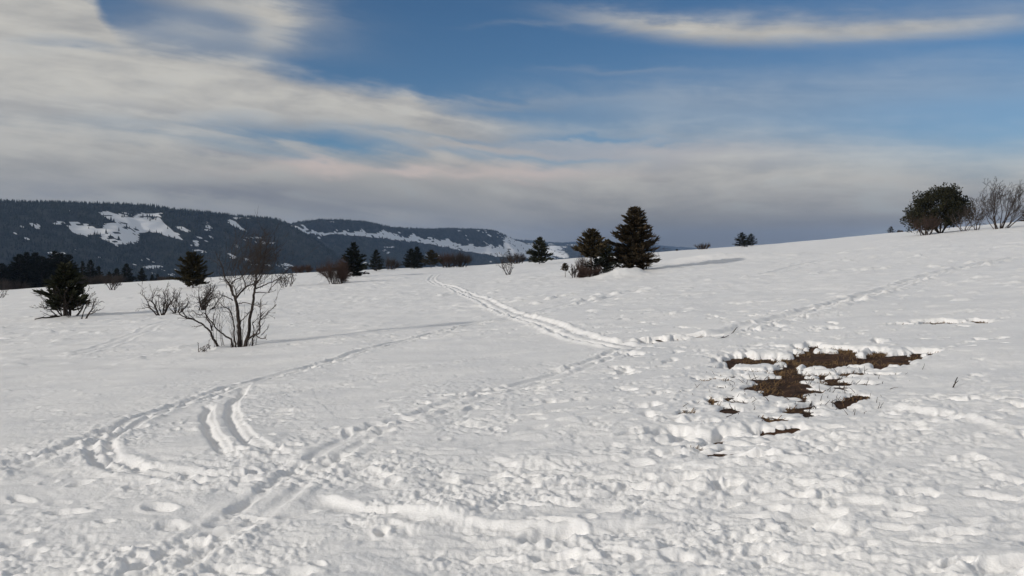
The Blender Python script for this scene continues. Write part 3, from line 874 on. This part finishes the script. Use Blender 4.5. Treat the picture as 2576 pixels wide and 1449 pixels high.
# ------------------------------------------------------------------ far country
def in_poly(u, v, poly):
    c = np.zeros(u.shape, bool); n = len(poly); j = n - 1
    for i in range(n):
        (xi, yi), (xj, yj) = poly[i], poly[j]
        with np.errstate(divide='ignore', invalid='ignore'):
            c ^= ((yi > v) != (yj > v)) & (u < (xj - xi) * (v - yi) / (yj - yi + 1e-12) + xi)
        j = i
    return c
def crop2(p): return [(644 + x * 0.25, 471.7 + y * 0.25) for x, y in p]
def crop3(p): return [(1288 + x * 0.25, 471.7 + y * 0.25) for x, y in p]
def crop1(p): return [(x * 0.25, 471.7 + y * 0.25) for x, y in p]
SNOW1 = [crop1([(980, 250), (1080, 240), (1190, 270), (1260, 250), (1340, 285), (1420, 255), (1520, 255), (1640, 260), (1600, 310), (1680, 390), (1770, 460), (1820, 525), (1730, 505), (1640, 480), (1560, 450),
                (1480, 440), (1400, 460), (1400, 530), (1300, 570), (1180, 590), (1080, 540), (1000, 480), (900, 470), (860, 490), (740, 460), (670, 410), (670, 355), (780, 345), (850, 370), (1000, 420), (1090, 360), (1180, 340), (1080, 310)]),
         crop1([(290, 350), (380, 375), (390, 340), (415, 430), (330, 395)]), crop1([(2300, 310), (2380, 350), (2470, 430), (2420, 430), (2330, 380)]),
         crop1([(1770, 400), (1850, 395), (1930, 440), (1860, 450)]), crop1([(200, 380), (260, 400), (220, 410)]), crop1([(135, 440), (170, 440), (155, 490)]), crop1([(1920, 475), (2030, 505), (1990, 515)]),
         crop1([(2100, 350), (2160, 420), (2070, 430)]), crop1([(230, 505), (320, 515), (270, 525)]), crop1([(2300, 660), (2390, 700), (2330, 720)]), crop1([(1000, 700), (1050, 715), (1040, 735)]), crop1([(2380, 570), (2420, 610), (2390, 600)]),
         crop1([(2450, 700), (2576, 760), (2570, 790), (2470, 730)]), crop1([(690, 235), (740, 240), (720, 250)]), crop1([(2100, 485), (2160, 510), (2120, 510)])]
SNOW2 = [crop2([(230, 350), (330, 375), (400, 395), (480, 420), (600, 440), (700, 465), (780, 440), (850, 460), (890, 420), (930, 450), (1040, 445), (1080, 420), (1120, 460), (1210, 470), (1270, 430), (1340, 455), (1450, 490), (1540, 500), (1590, 465),
                (1640, 500), (1700, 520), (1760, 500), (1850, 535), (1930, 510), (1970, 555), (2100, 590), (2180, 560), (2210, 595), (2300, 600), (2360, 560), (2400, 610), (2460, 570), (2500, 630), (2490, 500), (2540, 480), (2800, 560), (3200, 720),
                (2700, 720), (2450, 700), (2300, 670), (2100, 640), (1900, 600), (1700, 555), (1500, 540), (1330, 515), (1100, 490), (950, 485), (850, 468), (720, 482), (600, 458), (460, 462), (350, 492), (300, 480)]),
         crop2([(440, 370), (460, 368), (510, 420), (490, 425)]), crop2([(2110, 515), (2140, 525), (2160, 545), (2130, 540)]), crop2([(2280, 540), (2300, 545), (2330, 580), (2310, 578)]), crop2([(2430, 455), (2460, 480), (2440, 475)]),
         crop2([(720, 345), (790, 346), (780, 352)]), crop2([(2000, 430), (2060, 434), (2040, 440)])]
SNOW3 = [crop3([(-400, 480), (0, 528), (100, 552), (330, 582), (540, 592), (520, 620), (490, 635), (560, 660), (580, 700), (520, 720), (440, 690), (380, 690), (340, 700), (-300, 720)]), crop3([(560, 575), (640, 578), (660, 590), (570, 585)])]

def ridge(name, keys, nrm, prof, snow, seed, trees, tree_h, nt=420, ns=150, smax=900, far=0):
    k = np.array(keys, float)
    uu = np.linspace(k[0, 0], k[-1, 0], nt)
    vt = np.interp(uu, k[:, 0], k[:, 1]); Yd = np.interp(uu, k[:, 0], k[:, 2])
    ker = np.hanning(9); ker /= ker.sum()
    vt = np.convolve(np.pad(vt, 4, mode='edge'), ker, 'valid')
    bx = np.array([ray(a, b)[0] for a, b in zip(uu, vt)]); bz = np.array([ray(a, b)[1] for a, b in zip(uu, vt)])
    X0, Y0 = bx * Yd, Yd; Z0 = CAM_Z + bz * Yd - tree_h * 0.5
    s = np.concatenate([-np.geomspace(900, 15, 14), np.linspace(0, 1, ns) ** 1.15 * smax])
    A, Sg = np.meshgrid(np.arange(nt), s, indexing='ij')
    n = np.array(nrm, float); n /= np.linalg.norm(n)
    X = X0[A] + n[0] * Sg; Y = Y0[A] + n[1] * Sg
    sp = np.maximum(Sg, 0)
    Z = Z0[A] - prof(sp, uu[A]) + np.minimum(Sg, 0) * 0.06
    amp = sstep(sp, 10, 120)
    Z = Z + amp * (18 * perlin(X / 260, Y / 260, seed) + 8 * perlin(X / 90, Y / 90, seed + 1) + 3.0 * perlin(X / 32, Y / 32, seed + 2))
    Z = np.maximum(Z, -334 + 3 * perlin(X / 200, Y / 200, seed))
    U, V = project(X, Y, Z)
    wu = U + 3.0 * perlin(X / 30, Z / 14, seed + 5) + 5 * perlin(X / 90, Z / 50, seed + 6); wv = V + 2.2 * perlin(X / 28, Z / 16, seed + 7) + 1.2 * perlin(X / 12, Z / 9, seed + 8)
    sn = np.zeros(U.shape)
    for p in snow: sn = np.maximum(sn, in_poly(wu, wv, p).astype(float))
    sn = np.where(Sg < 2, 0, sn)
    sn = np.where((perlin(X / 16, Z / 7, seed + 9) + 0.6 * perlin(X / 60, Z / 30, seed + 13) > 0.50) & (sn > 0.5), 0.0, sn)
    sn = np.where((perlin(X / 70, Z / 36, seed + 10) > 0.42) & (perlin(X / 15, Z / 8, seed + 12) > 0.30) & (Sg > 20), 1.0, sn)
    m, q = X.shape
    idx = np.arange(m * q).reshape(m, q)
    f = np.stack([idx[:-1, :-1], idx[:-1, 1:], idx[1:, 1:], idx[1:, :-1]], -1).reshape(-1, 4)
    me = mesh_np(name, np.stack([X, Y, Z], -1).reshape(-1, 3), [f], True)
    at = me.attributes.new('snow', 'FLOAT', 'POINT'); at.data.foreach_set('value', sn.ravel().astype(np.float32))
    o = link(name, me, M['hill']); tag(o, kind='structure')
    # forest
    rng = np.random.default_rng(seed)
    a = rng.uniform(0, m - 1.001, trees * 2); b = 14 - 3 + (q - 15 + 3 - 1.001) * rng.uniform(0, 1, trees * 2) ** 0.9
    ai, bi = a.astype(int), b.astype(int); fa, fb = a - ai, b - bi
    def samp(F): return (F[ai, bi] * (1 - fa) + F[ai + 1, bi] * fa) * (1 - fb) + (F[ai, bi + 1] * (1 - fa) + F[ai + 1, bi + 1] * fa) * fb
    tx, ty, tz, ts = samp(X), samp(Y), samp(Z), samp(sn)
    tu, tv = project(tx, ty, tz)
    keep = (tu > -350) & (tu < 2000) & (tv < 760) & (ts < 0.28) & (tz > -325)
    stray = (ts >= 0.28) & (rng.random(len(ts)) < 0.03)
    keep |= stray & (tu > -350)
    i = np.where(keep)[0][:trees]
    # a close line of trees along the skyline
    ne = 2600
    ea = rng.uniform(0, m - 1.001, ne); eai = ea.astype(int); ef = ea - eai
    ex = X0[eai] * (1 - ef) + X0[eai + 1] * ef; ey = Y0[eai] * (1 - ef) + Y0[eai + 1] * ef; ez = Z0[eai] * (1 - ef) + Z0[eai + 1] * ef
    gap = perlin(ex / 120, ey / 120, seed + 15) > -0.45
    ex, ey, ez = ex[gap], ey[gap], ez[gap]
    tx, ty, tz = np.concatenate([tx[i], ex]), np.concatenate([ty[i], ey]), np.concatenate([tz[i], ez])
    K = len(tx)
    h = tree_h * rng.uniform(0.55, 1.25, K); r = h * rng.uniform(0.17, 0.27, K)
    h[-len(ex):] *= rng.uniform(0.28, 0.55, len(ex))
    sides = 5
    an = np.arange(sides) * 2 * np.pi / sides
    ring = np.stack([tx[:, None] + r[:, None] * np.cos(an + rng.random(K)[:, None]), ty[:, None] + r[:, None] * np.sin(an), np.repeat((tz + 0.06 * h)[:, None], sides, 1)], -1)
    tip = np.stack([tx + rng.normal(0, 0.3, K), ty, tz + h], -1)[:, None, :]
    Vv = np.concatenate([ring, tip], 1).reshape(-1, 3)
    base = np.arange(K)[:, None] * (sides + 1); j = np.arange(sides)
    F = np.stack([base + j, base + (j + 1) % sides, np.repeat(base + sides, sides, 1)], -1).reshape(-1, 3)
    return Vv, F

def build_hills():
    def prof1(s, u):
        return 0.12 * np.minimum(s, 40) + 0.52 * np.maximum(s - 40, 0) - 0.16 * np.maximum(s - 420, 0)
    def prof2(s, u):
        return 0.25 * np.minimum(s, 30) + 1.05 * np.clip(s - 30, 0, 75) + 0.60 * np.clip(s - 105, 0, 120) + 0.38 * np.maximum(s - 225, 0)
    def prof3(s, u):
        return 0.30 * np.minimum(s, 60) + 0.16 * np.clip(s - 60, 0, 1200) + 0.2 * np.maximum(s - 1260, 0)
    k1 = [(-1500, 480, 1350), (-900, 488, 1550), (-400, 497, 1800), (0, 504, 2000), (180, 508, 2120), (380, 515, 2280), (405, 522, 2300), (520, 533, 2420), (600, 542, 2520), (680, 547, 2620), (700, 553, 2650), (725, 568, 2700), (760, 592, 2750), (840, 640, 2850), (950, 700, 3000), (1100, 780, 3150)]
    k2 = [(300, 640, 2900), (560, 612, 3200), (690, 580, 3350), (722, 566, 3400), (745, 558, 3450), (800, 551, 3600), (860, 552, 3700), (920, 556, 3850), (965, 566, 3980), (985, 571, 4030), (1030, 573, 4200), (1080, 575, 4330), (1130, 573, 4450), (1200, 575, 4650), (1240, 578, 4750), (1262, 588, 4820), (1290, 600, 4950), (1330, 612, 5100), (1380, 640, 5400), (1500, 690, 6000)]
    k3 = [(900, 640, 5400), (1200, 610, 6200), (1290, 602, 6600), (1330, 603, 6900), (1380, 608, 7300), (1450, 612, 7800), (1560, 613, 8600), (1640, 620, 9300), (1800, 640, 10400)]
    k4 = [(1000, 640, 9500), (1380, 612, 10500), (1440, 608, 10900), (1500, 604, 11300), (1540, 610, 11600), (1650, 616, 12000), (1900, 635, 12500)]
    parts = [ridge('hill', k1, (0.80, -0.60), prof1, SNOW1, 101, 30000, 10, smax=1100),
             ridge('hill', k2, (0.78, -0.62), prof2, SNOW2, 131, 25000, 11, smax=1300),
             ridge('hill', k3, (0.6, -0.8), prof3, SNOW3, 161, 9000, 15, nt=200, ns=90, smax=2200),
             ridge('hill', k4, (0.3, -0.95), prof3, [], 191, 3500, 16, nt=120, ns=60, smax=2200)]
    V, F, n = [], [], 0
    for v, f in parts: V.append(v); F.append(f + n); n += len(v)
    o = link('far_forest', mesh_np('far_forest', np.vstack(V), [np.vstack(F)]), M['forest'])
    tag(o, 'dark conifer forest covering the far hills, reads as one mass', 'forest', kind='stuff')
    # valley floor out to the horizon
    rr = np.concatenate([np.linspace(0, 2000, 12), np.geomspace(2300, 13500, 30)]); th = np.linspace(0, 2 * np.pi, 97)
    RR, TH = np.meshgrid(rr, th, indexing='ij')
    X, Y = RR * np.cos(TH), RR * np.sin(TH); Z = -345 + 5 * perlin(X / 900, Y / 900, 5)
    m, q = X.shape; idx = np.arange(m * q).reshape(m, q)
    f = np.stack([idx[:-1, :-1], idx[1:, :-1], idx[1:, 1:], idx[:-1, 1:]], -1).reshape(-1, 4)
    me = mesh_np('valley', np.stack([X, Y, Z], -1).reshape(-1, 3), [f], True)
    at = me.attributes.new('snow', 'FLOAT', 'POINT'); at.data.foreach_set('value', np.clip(0.5 + perlin(X / 700, Y / 700, 8), 0, 1).ravel().astype(np.float32))
    tag(link('valley', me, M['hill']), kind='structure')
build_hills()

def build_haze():
    x0, x1, y0, y1, z0, z1 = -14500, 14500, -14500, 14500, -356, 420
    V = [(x, y, z) for x in (x0, x1) for y in (y0, y1) for z in (z0, z1)]
    F = [(0, 1, 3, 2), (4, 6, 7, 5), (0, 4, 5, 1), (2, 3, 7, 6), (0, 2, 6, 4), (1, 5, 7, 3)]
    m = bpy.data.materials.new('haze'); m.use_nodes = True; t = m.node_tree; t.nodes.clear()
    out = t.nodes.new('ShaderNodeOutputMaterial'); pv = t.nodes.new('ShaderNodeVolumePrincipled')
    pv.inputs['Color'].default_value = (0.42, 0.63, 1.0, 1); pv.inputs['Density'].default_value = 0.000048
    pv.inputs['Anisotropy'].default_value = 0.2
    t.links.new(pv.outputs[0], out.inputs['Volume'])
    tag(link('haze', mesh_np('haze', V, [np.array(F)]), m), 'thin blue air haze between here and the far hills', 'haze', kind='stuff')
build_haze()

build_patch()

# ------------------------------------------------------------------ trees and shrubs, near to far
def foreground_tree():
    x, y, z = spot(606, 868)
    k = y / FOC / 4.236
    x0, z0 = 740, 1318                                 # base in the measuring grid
    rng = np.random.default_rng(21)
    T, W = Stems(), Tubes()
    stems = [  # points, radius at foot, radius at tip, depth drift
        ([(565, 1375), (480, 1260), (440, 1160), (420, 1110), (340, 1040), (250, 990), (160, 962), (125, 915), (135, 830), (85, 745)], .036, .006, -.30),
        ([(430, 1120), (425, 1050), (390, 960), (405, 880), (440, 790), (470, 750)], .022, .005, -.25),
        ([(440, 1085), (455, 1010), (490, 910)], .014, .005, -.1),
        ([(660, 1335), (632, 1220), (560, 1175), (480, 1110), (400, 1010), (340, 930), (290, 960), (200, 900)], .030, .006, .15),
        ([(730, 1330), (725, 1150), (710, 1000), (698, 860), (680, 780), (640, 690), (618, 620), (572, 560), (548, 430), (500, 350)], .062, .006, .0),
        ([(690, 780), (740, 710), (800, 650), (870, 615), (925, 560), (960, 430)], .030, .006, .3),
        ([(800, 650), (765, 560), (705, 450), (700, 370)], .018, .006, .2),
        ([(670, 800), (600, 750), (545, 720)], .016, .006, -.2),
        ([(640, 640), (660, 590), (730, 550), (790, 420), (800, 320)], .016, .006, .25),
        ([(690, 1320), (680, 1200), (690, 1050), (660, 900), (600, 850), (555, 790)], .026, .005, -.3),
        ([(778, 1310), (810, 1170), (840, 950), (865, 780), (880, 650), (892, 500), (930, 350), (938, 200), (945, 120)], .052, .007, .2),
        ([(885, 640), (950, 570), (975, 480), (995, 350), (1020, 220), (1052, 110)], .024, .006, .1),
        ([(1000, 320), (1060, 260), (1100, 240)], .012, .005, .0),
        ([(905, 420), (960, 340), (1060, 380), (1085, 360)], .014, .005, .2),
        ([(888, 680), (980, 640), (1060, 600), (1150, 540), (1250, 430)], .020, .006, .3),
        ([(890, 720), (960, 708), (1050, 716), (1110, 640), (1190, 560)], .015, .005, -.2),
        ([(720, 835), (800, 822), (900, 838), (985, 855), (1040, 830)], .014, .005, -.3),
        ([(740, 1030), (820, 960), (900, 880)], .014, .005, -.2),
        ([(800, 1230), (890, 1165), (950, 1140), (965, 1000), (975, 900), (988, 775)], .026, .006, -.15),
        ([(862, 1290), (865, 1205), (930, 1100), (925, 1030), (1000, 950), (1050, 900), (1105, 845)], .022, .005, .1),
        ([(905, 1175), (990, 1205), (1030, 1172)], .016, .006, -.1),
        ([(870, 1190), (890, 1100), (875, 1040), (950, 980), (985, 930)], .015, .005, -.1),
        ([(960, 1170), (1000, 1130), (1025, 1075)], .011, .005, .1),
        ([(705, 480), (680, 560), (640, 500), (610, 420)], .011, .004, .1),
    ]
    for i, (p, r0, r1, dr) in enumerate(stems):
        p = np.array(p, float)
        q = spline(np.stack([(p[:, 0] - x0) * k, np.zeros(len(p)), (z0 - p[:, 1]) * k], -1), 4)
        n = len(q); w = np.linspace(0, 1, n)
        q[:, 1] = dr * w + rng.normal(0, 0.02, n).cumsum() * 0.3
        q += rng.normal(0, 0.006, q.shape)
        rad = 0.86 * r0 + (r1 - 0.86 * r0) * w ** 0.75
        T.tube(q, rad, 6)
        L = np.hypot(*np.diff(q[:, [0, 2]], axis=0).T).sum()
        thin = q[:, 2].max()
        branch_off(T, W, q, rad, L * 0.55, 1, 3, rng, 0.03, (0, int(4 + L * 5), 4, 3), 0.25, 0.10, 0.0035, start=0.4)
    for i in range(16):                                # thin shoots from the stool
        b = np.array([rng.uniform(-0.55, 0.45), rng.uniform(-0.15, 0.2), -0.03])
        grow(T, W, b, np.array([b[0] * 0.5, rng.normal(0, .15), 1.0]), rng.uniform(0.5, 1.1), 0.007, 2, 3, rng, 0.0, (3, 3, 4), 0.12, 0.15)
    # hazy crown of fine twigs on the lee side
    for i in range(250):
        c = np.array([rng.normal(870, 130), rng.normal(430, 130)])
        b = np.array([(c[0] - x0) * k, rng.normal(0.15, 0.25), (z0 - c[1]) * k])
        grow(T, W, b, np.array([0.35 + rng.normal(0, .4), rng.normal(0, .4), 1.0]), rng.uniform(0.25, 0.6), 0.0045, 2, 3, rng, 0.04, (3, 3, 4), 0.2, 0.08, 0.0028)
    root = finish('bare_tree', (x, y, z), T, W, M['bark'], M['twig'], 'gnarled leafless many-stemmed small tree, largest of the bare ones', 'tree')
foreground_tree()

bare_shrub('tiny leafless sprig in the snow left of the big bare tree', 511, 884, vtop=862, spread=0.9, stems=3, seed=4, kids=(4, 3), maxl=2, r=0.008, name='dead_sprig', cat='sprig')
bare_shrub('pair of thin stalks at the foot of the big bare tree', 540, 876, vtop=850, spread=0.6, stems=2, seed=5, kids=(2,), maxl=1, r=0.006, name='dead_sprig', cat='sprig')

G_SH = 'leafless shrubs on the snow slope'
bare_shrub('bare upright shrub with splayed dark stems left of the dense one', 405, 787, vtop=705, spread=0.55, stems=8, seed=31, kids=(6, 4, 3), r=0.045, group=G_SH)
bare_shrub('smaller bare shrub close beside the splayed dark-stemmed shrub', 443, 782, vtop=722, spread=0.45, stems=7, seed=32, kids=(5, 4, 3), r=0.03, group=G_SH)
bare_shrub('dense bare shrub standing in front of the round dark conifer', 510, 775, vtop=698, spread=0.38, stems=10, seed=33, kids=(7, 4, 3), r=0.045, group=G_SH)
bare_shrub('low bare shrub in the snow right behind the big bare tree', 718, 726, vtop=672, spread=0.9, stems=8, seed=34, kids=(6, 4, 3), r=0.03, group=G_SH)
bare_shrub('sparse low bare shrub just below the crest at far left', 283, 731, vtop=688, spread=0.9, stems=8, seed=35, kids=(6, 4, 3), r=0.03, group=G_SH)
bare_shrub('bare twigs reaching in at the left edge of the picture', -6, 746, vtop=712, spread=1.2, stems=6, seed=36, kids=(6, 4), maxl=2, r=0.03, group=G_SH)
bare_shrub('slim bare shrub left of the crest conifer near the middle', 1281, 692, vtop=625, spread=0.42, stems=6, seed=37, kids=(5, 4, 3), r=0.04, group=G_SH)
fuzzy_bush('rusty brown fuzzy bush on pale crooked stems by the tall spruce', 845, 718, vtop=645, width=82, seed=41, n=1700)
bare_shrub('crooked bare stems standing inside the rusty fuzzy bush', 842, 719, vtop=676, spread=0.8, stems=11, seed=42, kids=(5, 3), maxl=2, r=0.04, group=G_SH)

# small wind-bent conifer at the left with bare growth about its foot
conifer('ragged low conifer with bare lower trunk at left, in front of the dark wood', 165, 796, vtop=665, width=128, seed=51, mat='needle', start=0.15, power=0.75, flag=0.1, top_soft=0.45, dense=1.9, droop=0.10, trunk=0.10, name='wind_bent_conifer')
bare_shrub('tangled bare shrub round the trunk of the ragged low conifer', 172, 796, vtop=712, spread=1.0, stems=9, seed=52, kids=(5, 4, 3), r=0.035, group=G_SH)
bare_shrub('single thin leaning sapling right of the ragged low conifer', 208, 799, vtop=735, spread=0.3, stems=2, seed=53, kids=(6, 4, 3), r=0.03, group=G_SH, name='bare_sapling')

conifer('round dark conifer left of the big bare tree', 485, 730, vtop=637, width=84, seed=54, mat='needle_olive', start=0.05, power=0.5, dense=1.5, droop=0.05, top_soft=0.55)
conifer('tall dark spruce behind the rusty fuzzy bush', 888, Y=75, vtop=611, width=78, seed=55, mat='needle_dark', dense=1.4, droop=0.2, power=0.85)
conifer('small slim conifer right of the tall dark spruce', 947, Y=105, vtop=629, width=40, seed=56, mat='needle_dark', dense=1.3, power=0.7)
G_C = 'conifers along the crest'
conifer('left one of two touching dark conifers on the crest', 1034, Y=125, vtop=626, width=46, seed=57, mat='needle_dark', group=G_C, dense=1.3, power=0.75)
conifer('right one of two touching dark conifers on the crest', 1051, Y=128, vtop=621, width=38, seed=58, mat='needle_dark', group=G_C, dense=1.3, power=0.75)
conifer('yellowish brown conifer on the crest beside the dark pair', 1084, Y=115, vtop=630, width=50, seed=59, mat='needle_olive', group=G_C, dense=1.3, power=0.7, start=0.18)
conifer('lone even conifer on the crest left of the big fir', 1357, Y=112, vtop=597, width=62, seed=60, mat='needle', group=G_C, dense=1.4, power=0.75)
conifer('left one of two small dark conifers on the right horizon', 1866, Y=135, vtop=586, width=44, seed=61, mat='needle_dark', group=G_C, dense=1.3, power=0.75)
conifer('right one of two small dark conifers on the right horizon', 1889, Y=137, vtop=589, width=36, seed=62, mat='needle_dark', group=G_C, dense=1.3, power=0.7)
conifer('tiny conifer on the horizon left of the rounded pine', 2240, Y=142, vtop=570, width=20, seed=63, mat='needle_dark', group=G_C, dense=1.2)
conifer('tiniest conifer tip on the skyline right of the big fir', 1703, Y=150, vtop=627, width=8, seed=64, mat='needle_dark', group=G_C)

fuzzy_bush('small bare grey bush between slim conifer and dark pair', 983, Y=118, vtop=643, width=44, seed=65, n=500, mw='twig')
fuzzy_bush('broad brown bush right of the yellowish conifer', 1128, Y=128, vtop=632, width=66, seed=66, n=800)
fuzzy_bush('brown bush with pale stems at the right end of the crest row', 1160, Y=118, vtop=630, width=52, seed=67, n=700, mw='twig')
fuzzy_bush('dim brown bush beyond the crest right of the big bare tree', 765, Y=150, vtop=664, width=80, seed=68, n=800)
fuzzy_bush('faint small brown bush left of the tall dark spruce', 815, Y=158, vtop=670, width=40, seed=69, n=350)
fuzzy_bush('low brown bush on the crest behind the slim bare shrub', 1300, Y=132, vtop=634, width=50, seed=70, n=500, mw='twig')
fuzzy_bush('lone bare bush on the right skyline', 1768, Y=145, vtop=609, width=36, seed=71, n=260, mw='twig')
fuzzy_bush('tiny round dark bush next to the tiny horizon conifer', 2262, Y=140, vtop=578, width=16, seed=72, n=260, mw='twig')
fuzzy_bush('tiniest dark bush between tiny conifer and rounded pine', 2278, Y=139, vtop=581, width=10, seed=73, n=200, mw='twig')

# the fir group in the middle
conifer('biggest brown-green fir in the middle of the slope', 1592, Y=49, vtop=521, width=116, seed=81, mat='needle_brown', dense=1.9, droop=0.12, power=0.62, start=0.03, trunk=0.11, name='fir_tree')
conifer('lower leaning fir with bare pale trunks left of the biggest fir', 1486, Y=48.5, vtop=578, width=80, seed=82, mat='needle_tan', dense=1.7, droop=0.02, power=0.60, start=0.36, trunk=0.075, mt='bark_pale', name='fir_tree', flag=-0.1)
conifer('dark fir squeezed between the two brown-green firs', 1527, Y=51, vtop=604, width=56, seed=83, mat='needle', dense=1.6, power=0.6, start=0.10, name='fir_tree')
conifer('tiny fir seedling left of the fir group', 1423, 699, vtop=663, width=24, seed=84, mat='needle_brown', dense=1.2, power=0.5, start=0.45, trunk=0.02, name='fir_seedling')
conifer('low spreading dark fir under the two brown-green firs', 1512, Y=48.5, vtop=655, width=90, seed=85, mat='needle_dark', dense=1.3, power=0.4, start=0.1, name='fir_tree')
fuzzy_bush('low reddish brown bush at the foot of the leaning fir', 1482, Y=45, vtop=668, width=52, seed=86, n=1100, mw='twig_red')
fuzzy_bush('brown flat-topped bush on thin stems by the fir seedling', 1470, Y=49, vtop=637, width=46, seed=87, n=600, mw='twig_red')
fuzzy_bush('low russet bush tucked between the fir trunk and snow bank', 1464, Y=45.5, vtop=683, width=28, seed=90, n=700, mw='twig_red')
bare_shrub('thin bare tree behind the right side of the biggest fir', 1626, Y=51, vtop=566, spread=0.30, stems=5, seed=88, kids=(6, 5, 4), r=0.03, name='bare_tree', cat='tree', mw='twig_red')
bare_shrub('scrubby bare shrub between seedling and leaning fir', 1445, Y=46, vtop=662, spread=0.6, stems=6, seed=89, kids=(6, 4, 3), r=0.02, group=G_SH)

# right skyline
pine('broad rounded dark pine on the right skyline', 2364, 98, 460, 172, 91)
fuzzy_bush('reddish bare bush in front of the rounded pine', 2328, Y=93, vtop=530, width=64, seed=92, n=420, mw='twig_red')
bare_shrub('bare shrub right against the rounded pine', 2424, Y=93, vtop=496, spread=0.75, stems=9, seed=93, kids=(7, 4, 4), r=0.05, group=G_SH, mt='bark_pale')
bare_shrub('tallest bare shrub with wavy upright stems at the right edge', 2515, Y=86, vtop=446, spread=0.8, stems=18, seed=94, kids=(7, 5, 4), r=0.055, group=G_SH, lean=0.05, wob=0.17)
bare_shrub('slim bare shrub between the rounded pine and tallest shrub', 2456, Y=90, vtop=500, spread=0.5, stems=6, seed=95, kids=(6, 4, 3), r=0.035, group=G_SH)
conifer('dark conifer cut off by the right edge of the picture', 2612, Y=100, vtop=512, width=80, seed=96, mat='needle_brown', dense=1.2, power=0.5, name='conifer')

# dark wood beyond the crest at the left
WOOD = [(-22, 642, 60), (6, 666, 40), (30, 662, 44), (47, 640, 56), (66, 634, 56), (84, 636, 54), (104, 646, 48), (118, 650, 46), (136, 632, 52), (154, 636, 54), (170, 640, 52), (186, 668, 44)]
names = ['leftmost dark conifer of the wood, cut by the picture edge', 'short dark conifer in the notch near the left edge', 'low dark conifer at the left shoulder of the wood',
         'dark conifer between the low shoulder and the tall one in the wood', 'tall dark conifer rising from the left half of the wood', 'dark conifer right behind the tall one in the left half of the wood',
         'dark conifer left of the dip in the wood', 'dark conifer in the dip of the wood', 'highest dark conifer in the right half of the wood',
         'dark conifer just right of the highest one in the wood', 'dark conifer at the right shoulder of the wood', 'last low dark conifer at the right end of the wood']
for i, ((u, vt, w), nm) in enumerate(zip(WOOD, names)):
    conifer(nm, u, Y=178 + (i * 37 % 11), vtop=vt, width=w * 1.15, seed=200 + i, mat='needle_dark', dense=1.6, power=0.5, group='dark wood beyond the crest', branches=150)
OUT = [(207, 658, 26, 'slim pointed conifer just right of the dark wood'), (226, 654, 40, 'taller conifer of the loose row right of the dark wood'), (247, 670, 36, 'mid conifer of the loose row right of the dark wood'),
       (272, 684, 32, 'low conifer of the loose row, fourth from the dark wood'), (294, 676, 36, 'conifer at the right end of the loose row left of the gap'), (317, 664, 42, 'dark pointed conifer left of the gap on the left crest'),
       (356, 675, 32, 'lone small pointed conifer right of the gap on the left crest'), (381, 692, 20, 'very small conifer just left of the smallest one on the left crest'), (395, 690, 14, 'smallest conifer on the left crest')]
for i, (u, vt, w, nm) in enumerate(OUT):
    conifer(nm, u, Y=172 + (i * 5 % 9), vtop=vt, width=w, seed=230 + i, mat='needle_dark', dense=1.4, power=0.75, group='dark wood beyond the crest', branches=130)
fuzzy_bush('wide brown thicket before the loose row of conifers', 262, Y=160, vtop=690, width=110, seed=251, n=1100, mw='twig', name='thicket')
fuzzy_bush('brown thicket behind the ragged low conifer', 190, Y=158, vtop=692, width=100, seed=252, n=1000, mw='twig', name='thicket')
fuzzy_bush('dim brown thicket under the dark wood at the left edge', 20, Y=162, vtop=700, width=80, seed=253, n=700, mw='twig', name='thicket')
fuzzy_bush('low thicket on the left crest beside the round dark conifer', 420, Y=156, vtop=694, width=60, seed=254, n=500, mw='twig', name='thicket')

# sticks lying in the snow
def stick(label, u0, v0, u1, v1, r, lift):
    a, b = hit(u0, v0), hit(u1, v1)
    pts = []
    n = 6
    y = a[1]; h = (v0 - v1) / FOC * y
    dx = (u1 - u0) / FOC * y
    z0 = snow_z(*a)
    rng = random.Random(int(u0))
    for i in range(n + 1):
        t = i / n
        pts.append((dx * t + rng.gauss(0, .004), 0.12 * t, -0.02 + (h * lift + 0.02) * t + rng.gauss(0, .004)))
    T = Tubes(); T.tube(pts, np.linspace(r, r * 0.55, n + 1), 5)
    i = n // 2
    T.tube([pts[i], (pts[i][0] + 0.03, pts[i][1] - 0.01, pts[i][2] + 0.035)], [r * .5, r * .3], 4)
    o = link('broken_stick', T.mesh('broken_stick', True), M['bark']); o.location = (a[0], a[1], z0)
    return tag(o, label, 'stick')
stick('short broken stick standing out of the snow right of the thawed patch', 2396, 972, 2424, 950, 0.008, 1.0)
stick('thin forked stick leaning in the ski track above the thawed patch', 1838, 842, 1860, 826, 0.010, 1.0)
stick('thin dark stick half buried in the track before the forked one', 1800, 850, 1838, 840, 0.010, 0.6)
def log():
    x, y, z = spot(88, 806)
    x1, y1, _ = spot(150, 797)
    T = Tubes(); rng = random.Random(8)
    pts = [((x1 - x) * t, (y1 - y) * t, snow_z(x + (x1 - x) * t, y + (y1 - y) * t) - z + 0.03 + rng.gauss(0, .01)) for t in np.linspace(0, 1, 8)]
    T.tube(pts, np.linspace(0.02, 0.05, 8), 6)
    for i in (2, 4, 5):
        p = pts[i]; T.tube([p, (p[0] + .1, p[1], p[2] + .09), (p[0] + .22, p[1] + .05, p[2] + .12)], [.012, .009, .004], 4)
    o = link('fallen_branch', T.mesh('fallen_branch', True), M['bark']); o.location = (x, y, z)
    tag(o, 'dark fallen branch lying on the snow left of the ragged low conifer', 'branch')
log()
